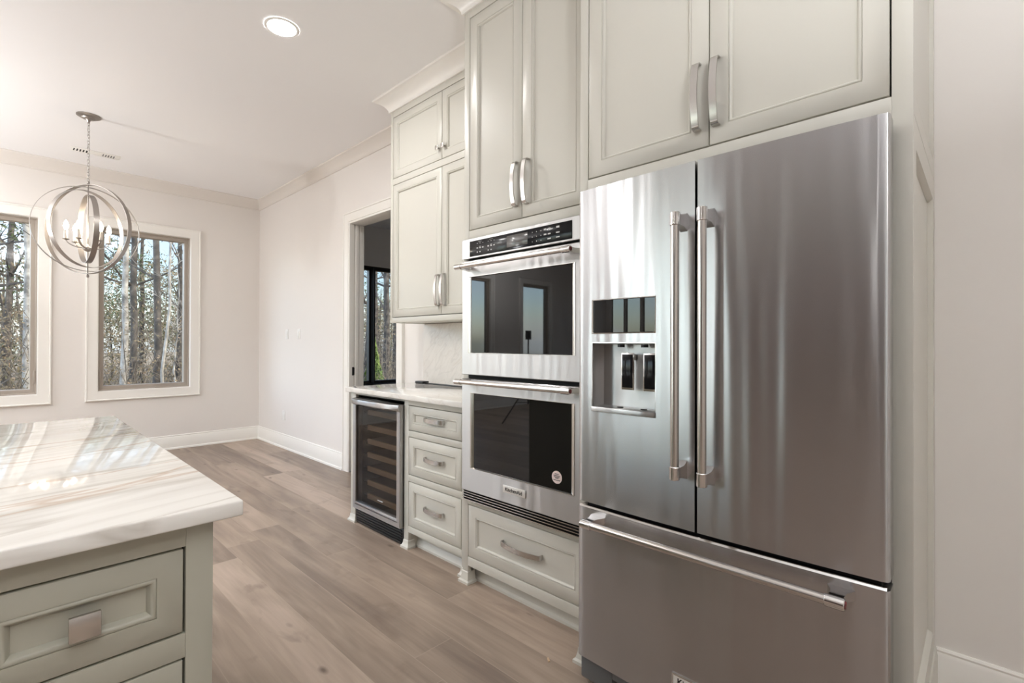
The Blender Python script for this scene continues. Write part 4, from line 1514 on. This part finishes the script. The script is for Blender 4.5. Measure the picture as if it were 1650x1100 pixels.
# chain
mb = MB()
z = CEIL - 0.052
k = 0
zbot = CZ + 0.378
nl = int((z - zbot) / 0.0245)
st_ = (z - zbot) / nl
for k in range(nl):
    zc = z - st_ * (k + 0.5)
    a = 0.4 + (PI / 2 if k % 2 else 0)
    pts = []
    for i in range(16):
        t = 2 * PI * i / 16
        pts.append((CX + math.cos(a) * 0.0085 * math.cos(t), CY + math.sin(a) * 0.0085 * math.cos(t), zc + 0.0165 * math.sin(t)))
    mb.tube(pts, 0.0018, 6, closed=True)
mb.build('chain', MT['orbmetal'], ch)
MB().tube([(CX + 0.004 * math.sin(i * 1.3), CY + 0.004 * math.cos(i * 1.1), CEIL - 0.05 - i * (CEIL - 0.05 - zbot) / 30) for i in range(31)], 0.0016, 6).build('cord', MT['white_plastic'], ch)
HZ = CZ - 0.150
MB().lathe((CX, CY, HZ), [(0.004, -0.030), (0.020, -0.022), (0.030, -0.012), (0.030, 0.004), (0.012, 0.012), (0.006, 0.030)], n=32).build('hub', MT['orbmetal'], ch)
for i in range(6):
    a = cam_dir(-73 + 60 * i)
    ex, ey = math.cos(a), math.sin(a)
    path = []
    for s in range(9):
        t = s / 8
        r = 0.022 + 0.108 * math.sin(t * PI / 2)
        zz = HZ - 0.004 + 0.058 * (1 - math.cos(t * PI / 2))
        path.append((CX + ex * r, CY + ey * r, zz))
    mb = MB()
    mb.sweep_rect(path, (-ey, ex, 0), 0.007, 0.003)
    arm = mb.build('arm', MT['orbmetal'], ch)
    bx_, by_ = CX + ex * 0.130, CY + ey * 0.130
    zb = HZ + 0.052
    MB().lathe((bx_, by_, zb), [(0.006, -0.006), (0.020, 0.0), (0.022, 0.003), (0.013, 0.005)], n=24).build('drip_pan', MT['orbmetal'], arm)
    MB().lathe((bx_, by_, zb), [(0.0125, 0.005), (0.0125, 0.072), (0.009, 0.074)], n=20).build('candle_sleeve', MT['candle'], arm)
    MB().lathe((bx_, by_, zb + 0.074), [(0.007, 0.0), (0.013, 0.012), (0.0165, 0.026), (0.0155, 0.042), (0.010, 0.058), (0.004, 0.070), (0.001, 0.076)], n=20).build('bulb', MT['bulb'], arm)

# ------------------------------------------------------------------ photographer's flash on a stand (seen only mirrored in the oven door)
SX, SY = -2.4, 5.1
ls = thing('light_stand', 'black tripod stand carrying a flash pointed at the ceiling, mirrored in the oven glass', 'light stand', (SX, SY, 0))
MB().tube([(SX, SY, 0.30), (SX, SY, 1.30)], 0.012, 12).build('pole', MT['black'], ls)
for i in range(3):
    a = 0.5 + i * 2 * PI / 3
    mb = MB()
    mb.tube([(SX, SY, 0.62), (SX + 0.42 * math.cos(a), SY + 0.42 * math.sin(a), 0.012)], 0.010, 10)
    mb.tube([(SX, SY, 0.32), (SX + 0.20 * math.cos(a), SY + 0.20 * math.sin(a), 0.33)], 0.006, 8)
    mb.build('leg', MT['black'], ls)
mb = MB().box(SX - 0.04, SX + 0.04, SY - 0.03, SY + 0.03, 1.30, 1.44, 0.006)
mb.build('flash_head', MT['black'], ls)
fl = bpy.data.lights.new('flash_light', 'AREA')
fl.shape = 'RECTANGLE'
fl.size = 0.35
fl.size_y = 0.35
fl.energy = FLASH_POWER
fl.color = (0.98, 0.985, 1.0)
flo = bpy.data.objects.new('flash_light', fl)
COL.objects.link(flo)
flo.parent = ls
flo.location = (0, 0, 1.455)
flo.rotation_euler = (PI, 0, 0)

# splinter of wood on the floor by the oven cabinet
tag(MB().box(-0.012, 0.012, -0.004, 0.004, 0, 0.004, 0.001).build('wood_chip', MT['woodshelf']),
    'tiny chip of wood lying on the floor in front of the oven cabinet', 'debris')
wcp = bpy.data.objects['wood_chip']
wcp.location = (1.486, 1.225, 0.0)
wcp.rotation_euler = (0, 0, 0.9)

# ------------------------------------------------------------------ outdoors
structure(MB().box(-60, 90, BY + TH + 0.02, 110, -0.62, -0.55).build('ground', MT['ground'], smooth=False))
structure(MB().box(-60, LX - TH - 0.02, -40, BY + TH + 0.02, -0.62, -0.55).build('ground_side', MT['ground'], smooth=False))
GZ = -0.55


def branch(mb, rng, p, d, L, r, depth, tips):
    n = 5
    pts, rs = [p.copy()], [r]
    q, dd = p.copy(), d.copy()
    for i in range(n):
        dd = (dd + Vector((rng.uniform(-.22, .22), rng.uniform(-.22, .22), rng.uniform(-.08, .20)))).normalized()
        q = q + dd * (L / n)
        pts.append(q.copy())
        rs.append(max(0.004, r * (1 - 0.8 * (i + 1) / n)))
    mb.tube(pts, rs, 5 if depth < 2 else 3)
    tips.append(q.copy())
    if depth >= 3:
        return
    for k in range(3 if depth else 4):
        i = rng.randint(1, n)
        a = rng.uniform(0, 2 * PI)
        nd_ = (dd * 0.6 + Vector((math.cos(a), math.sin(a), rng.uniform(0.0, 0.7))) * 0.8).normalized()
        branch(mb, rng, pts[i], nd_, L * rng.uniform(0.4, 0.62), rs[i] * 0.6, depth + 1, tips)


def leaf_cloud(mb, rng, centers, n, spread, size):
    for _ in range(n):
        c = rng.choice(centers)
        p = c + Vector((rng.gauss(0, spread), rng.gauss(0, spread), rng.gauss(0, spread * 0.6)))
        u = Vector((rng.gauss(0, 1), rng.gauss(0, 1), rng.gauss(0, 1))).normalized()
        v = u.orthogonal().normalized()
        s = size * rng.uniform(0.5, 1.4)
        mb.poly([p - u * s, p + v * s * 0.5, p + u * s, p - v * s * 0.5])


def tree(x, y, h, r, lean, kind, label, seed, group='trees in the woods outside'):
    rng = random.Random(seed)
    t = thing({'pine': 'pine_tree', 'pale': 'pale_trunk_tree', 'bare': 'bare_tree', 'fork': 'bare_tree'}[kind], label, 'tree', (x, y, GZ), group)
    mb = MB()
    pts, rs = [], []
    n = 12
    q = Vector((x, y, GZ))
    wob = Vector((0, 0, 0))
    for i in range(n + 1):
        s = i / n
        pts.append(q + wob)
        rs.append(r * (1 - 0.72 * s))
        wob = wob + Vector((rng.uniform(-.05, .05), rng.uniform(-.04, .04), 0))
        q = q + Vector((lean * h / n, 0, h / n))
    mb.tube(pts, rs, 8)
    tips = []
    nb = {'pine': 16, 'pale': 9, 'bare': 13, 'fork': 12}[kind]
    for k in range(nb):
        i = rng.randint(3 if kind != 'pale' else 5, n - 1)
        a = rng.uniform(0, 2 * PI)
        dz = rng.uniform(0.05, 0.9) if kind != 'pine' else rng.uniform(-0.1, 0.3)
        d = Vector((math.cos(a), math.sin(a) * 0.8, dz)).normalized()
        branch(mb, rng, pts[i], d, h * rng.uniform(0.10, 0.24), rs[i] * 0.42, 1 if kind != 'pine' else 2, tips)
    if kind == 'fork':
        branch(mb, rng, pts[5], Vector((-0.35, 0, 1)).normalized(), h * 0.5, rs[5] * 0.75, 1, tips)
    mb.build('trunk', MT['pale_bark'] if kind == 'pale' else MT['bark'], t, normals=False, angle=60)
    if kind == 'pine':
        mb = MB()
        leaf_cloud(mb, rng, tips, 3600, 0.42, 0.06)
        mb.build('needles', MT['pine'], t, smooth=False, normals=False)
    elif kind in ('bare', 'fork'):
        mb = MB()
        leaf_cloud(mb, rng, tips, 300, 0.35, 0.035)
        mb.build('dry_leaves', MT['dryleaf'], t, smooth=False, normals=False)
    return t

# (direction x/y ratio, distance y, height, radius, lean, kind)
near = [
    (0.028, 17, 12, 0.085, -0.02, 'pale', 'pale trunk near the right edge of the view through the window at the picture edge'),
    (-0.030, 20, 13, 0.16, 0.02, 'pine', 'pine with dark needles seen through the window at the picture edge'),
    (0.005, 24, 12, 0.12, 0.03, 'bare', 'thin dark bare tree behind the pale trunk in the picture-edge window'),
    (0.132, 14, 12, 0.07, 0.01, 'pale', 'pale grey trunk at the side nearest the chandelier in the second window'),
    (0.147, 16, 13, 0.09, -0.01, 'bare', 'dark straight trunk just beside the pale grey one in the second window'),
    (0.178, 14.5, 10, 0.095, 0.0, 'fork', 'dark forked trunk in the middle of the second window'),
    (0.186, 11, 7.5, 0.030, 0.045, 'pale', 'slender white leaning sapling crossing the middle of the second window'),
    (0.206, 13, 3.4, 0.025, 0.0, 'pale', 'short thin white stem low in the second window'),
    (0.212, 21, 12, 0.10, 0.02, 'bare', 'bare tree toward the far side of the second window'),
    (0.16, 27, 9, 0.12, 0.0, 'pine', 'green pine rising behind the forked trunk'),
    (0.565, 14, 12, 0.12, 0.02, 'bare', 'bare tree seen in the narrow pane of the black framed window'),
    (0.615, 17, 12, 0.14, 0.0, 'bare', 'dark trunk seen in the wide pane of the black framed window'),
    (0.645, 20, 13, 0.15, 0.0, 'bare', 'tall trunk beside the doorway casing, in the black framed window'),
    (0.59, 22, 10, 0.16, 0.0, 'pine', 'green pine behind the mullion of the black framed window'),
    (-0.075, 18, 11, 0.13, 0.0, 'bare', 'bare tree just beyond the outer edge of the picture-edge window'),
    (0.09, 19, 12, 0.14, 0.01, 'bare', 'bare tree hidden mostly by the wall between the two windows'),
    (0.245, 18, 11, 0.12, 0.01, 'bare', 'bare tree at the far edge of the second window'),
    (0.53, 19, 12, 0.13, 0.0, 'bare', 'bare tree at the jamb side of the black framed window'),
]
for i, (rt_, yy, hh, rr_, ln, kd, lb) in enumerate(near):
    tree(rt_ * yy, yy, hh, rr_, ln, kd, lb, 100 + i)

# far woods: uncountable
rng = random.Random(7)
mb = MB()
for i in range(130):
    y = rng.uniform(24, 46)
    x = rng.uniform(-0.55, 1.1) * y
    h = rng.uniform(3.5, 6.8)
    lean = rng.uniform(-.06, .06)
    r = rng.uniform(0.04, 0.12)
    p0 = Vector((x, y, GZ))
    pts = [p0 + Vector((lean * h * s + rng.uniform(-.1, .1), 0, h * s)) for s in (0, .25, .5, .75, 1)]
    mb.tube(pts, [r, r * .85, r * .65, r * .4, r * .15], 5)
    for k in range(9):
        s = rng.uniform(.25, .95)
        b = p0 + Vector((lean * h * s, 0, h * s))
        a = rng.uniform(0, 2 * PI)
        e = b + Vector((math.cos(a), math.sin(a), rng.uniform(.2, 1))) * rng.uniform(.5, 1.6)
        mb.tube([b, (b + e) / 2 + Vector((0, 0, -.08)), e], [r * .35, r * .22, .008], 3)
o = mb.build('treeline_trunks', MT['twig'], normals=False, angle=60)
o['kind'] = 'stuff'
tag(o, 'far line of grey bare woods beyond the nearer trees', 'woods')
mb = MB()
cs = []
for i in range(560):
    y = rng.uniform(22, 44)
    x = rng.uniform(-0.55, 1.1) * y
    cs.append(Vector((x, y, GZ + rng.random() ** 1.3 * 4.3 + 0.2 + (y - 22) * 0.10)))
leaf_cloud(mb, rng, cs, 80000, 0.75, 0.085)
o = mb.build('undergrowth', MT['brush'], smooth=False, normals=False)
o['kind'] = 'stuff'
tag(o, 'tangle of brown and olive undergrowth between the trees', 'undergrowth')
mb = MB()
for i in range(900):
    y = rng.uniform(11.5, 24)
    x = rng.uniform(-0.2, 0.85) * y
    b = Vector((x, y, GZ))
    h = rng.uniform(.8, 3.6)
    pts = [b]
    d = Vector((rng.uniform(-.5, .5), rng.uniform(-.3, .3), 1)).normalized()
    for k in range(3):
        d = (d + Vector((rng.uniform(-.35, .35), 0, rng.uniform(-.2, .1)))).normalized()
        pts.append(pts[-1] + d * h / 3)
    mb.tube(pts, [.012, .010, .007, .003], 3)
o = mb.build('thicket_stems', MT['twig'], normals=False, angle=60)
o['kind'] = 'stuff'
tag(o, 'thin bare stems of brush in front of the woods', 'brush')
mb = MB()
cs = []
for i in range(260):
    y = rng.uniform(12, 24)
    x = rng.uniform(-0.2, 0.85) * y
    cs.append(Vector((x, y, GZ + rng.uniform(0.1, 2.6))))
leaf_cloud(mb, rng, cs, 18000, 0.45, 0.032)
o = mb.build('thicket_leaves', MT['dryleaf'], smooth=False, normals=False)
o['kind'] = 'stuff'
tag(o, 'dry leaves clinging to the brush in front of the woods', 'leaves')
# conical evergreen near the adjoining room's window
def evergreen(x, y, h, r, label, seed):
    rg = random.Random(seed)
    t = thing('evergreen_shrub', label, 'shrub', (x, y, GZ))
    mb = MB()
    mb.tube([(x, y, GZ), (x, y, GZ + h * .9)], [.03, .01], 6)
    mb.build('stem', MT['bark'], t)
    mb = MB()
    for k in range(2600):
        s = rg.random() ** 0.7
        rad = r * (1 - s) * math.sqrt(rg.random()) + .02
        a = rg.uniform(0, 2 * PI)
        p = Vector((x + math.cos(a) * rad, y + math.sin(a) * rad, GZ + 0.05 + h * s))
        u = Vector((rg.gauss(0, .5), rg.gauss(0, .5), 1)).normalized()
        v = u.orthogonal().normalized()
        q = .035 * rg.uniform(.6, 1.3)
        mb.poly([p - u * q, p + v * q * .6, p + u * q, p - v * q * .6])
    mb.build('foliage', MT['shrub'], t, smooth=False, normals=False)
evergreen(5.45, 9.3, 1.85, 0.42, 'young green conical evergreen just outside the black framed window', 5)
evergreen(4.75, 9.0, 1.6, 0.40, 'yellow green evergreen behind the narrow pane of the black framed window', 6)
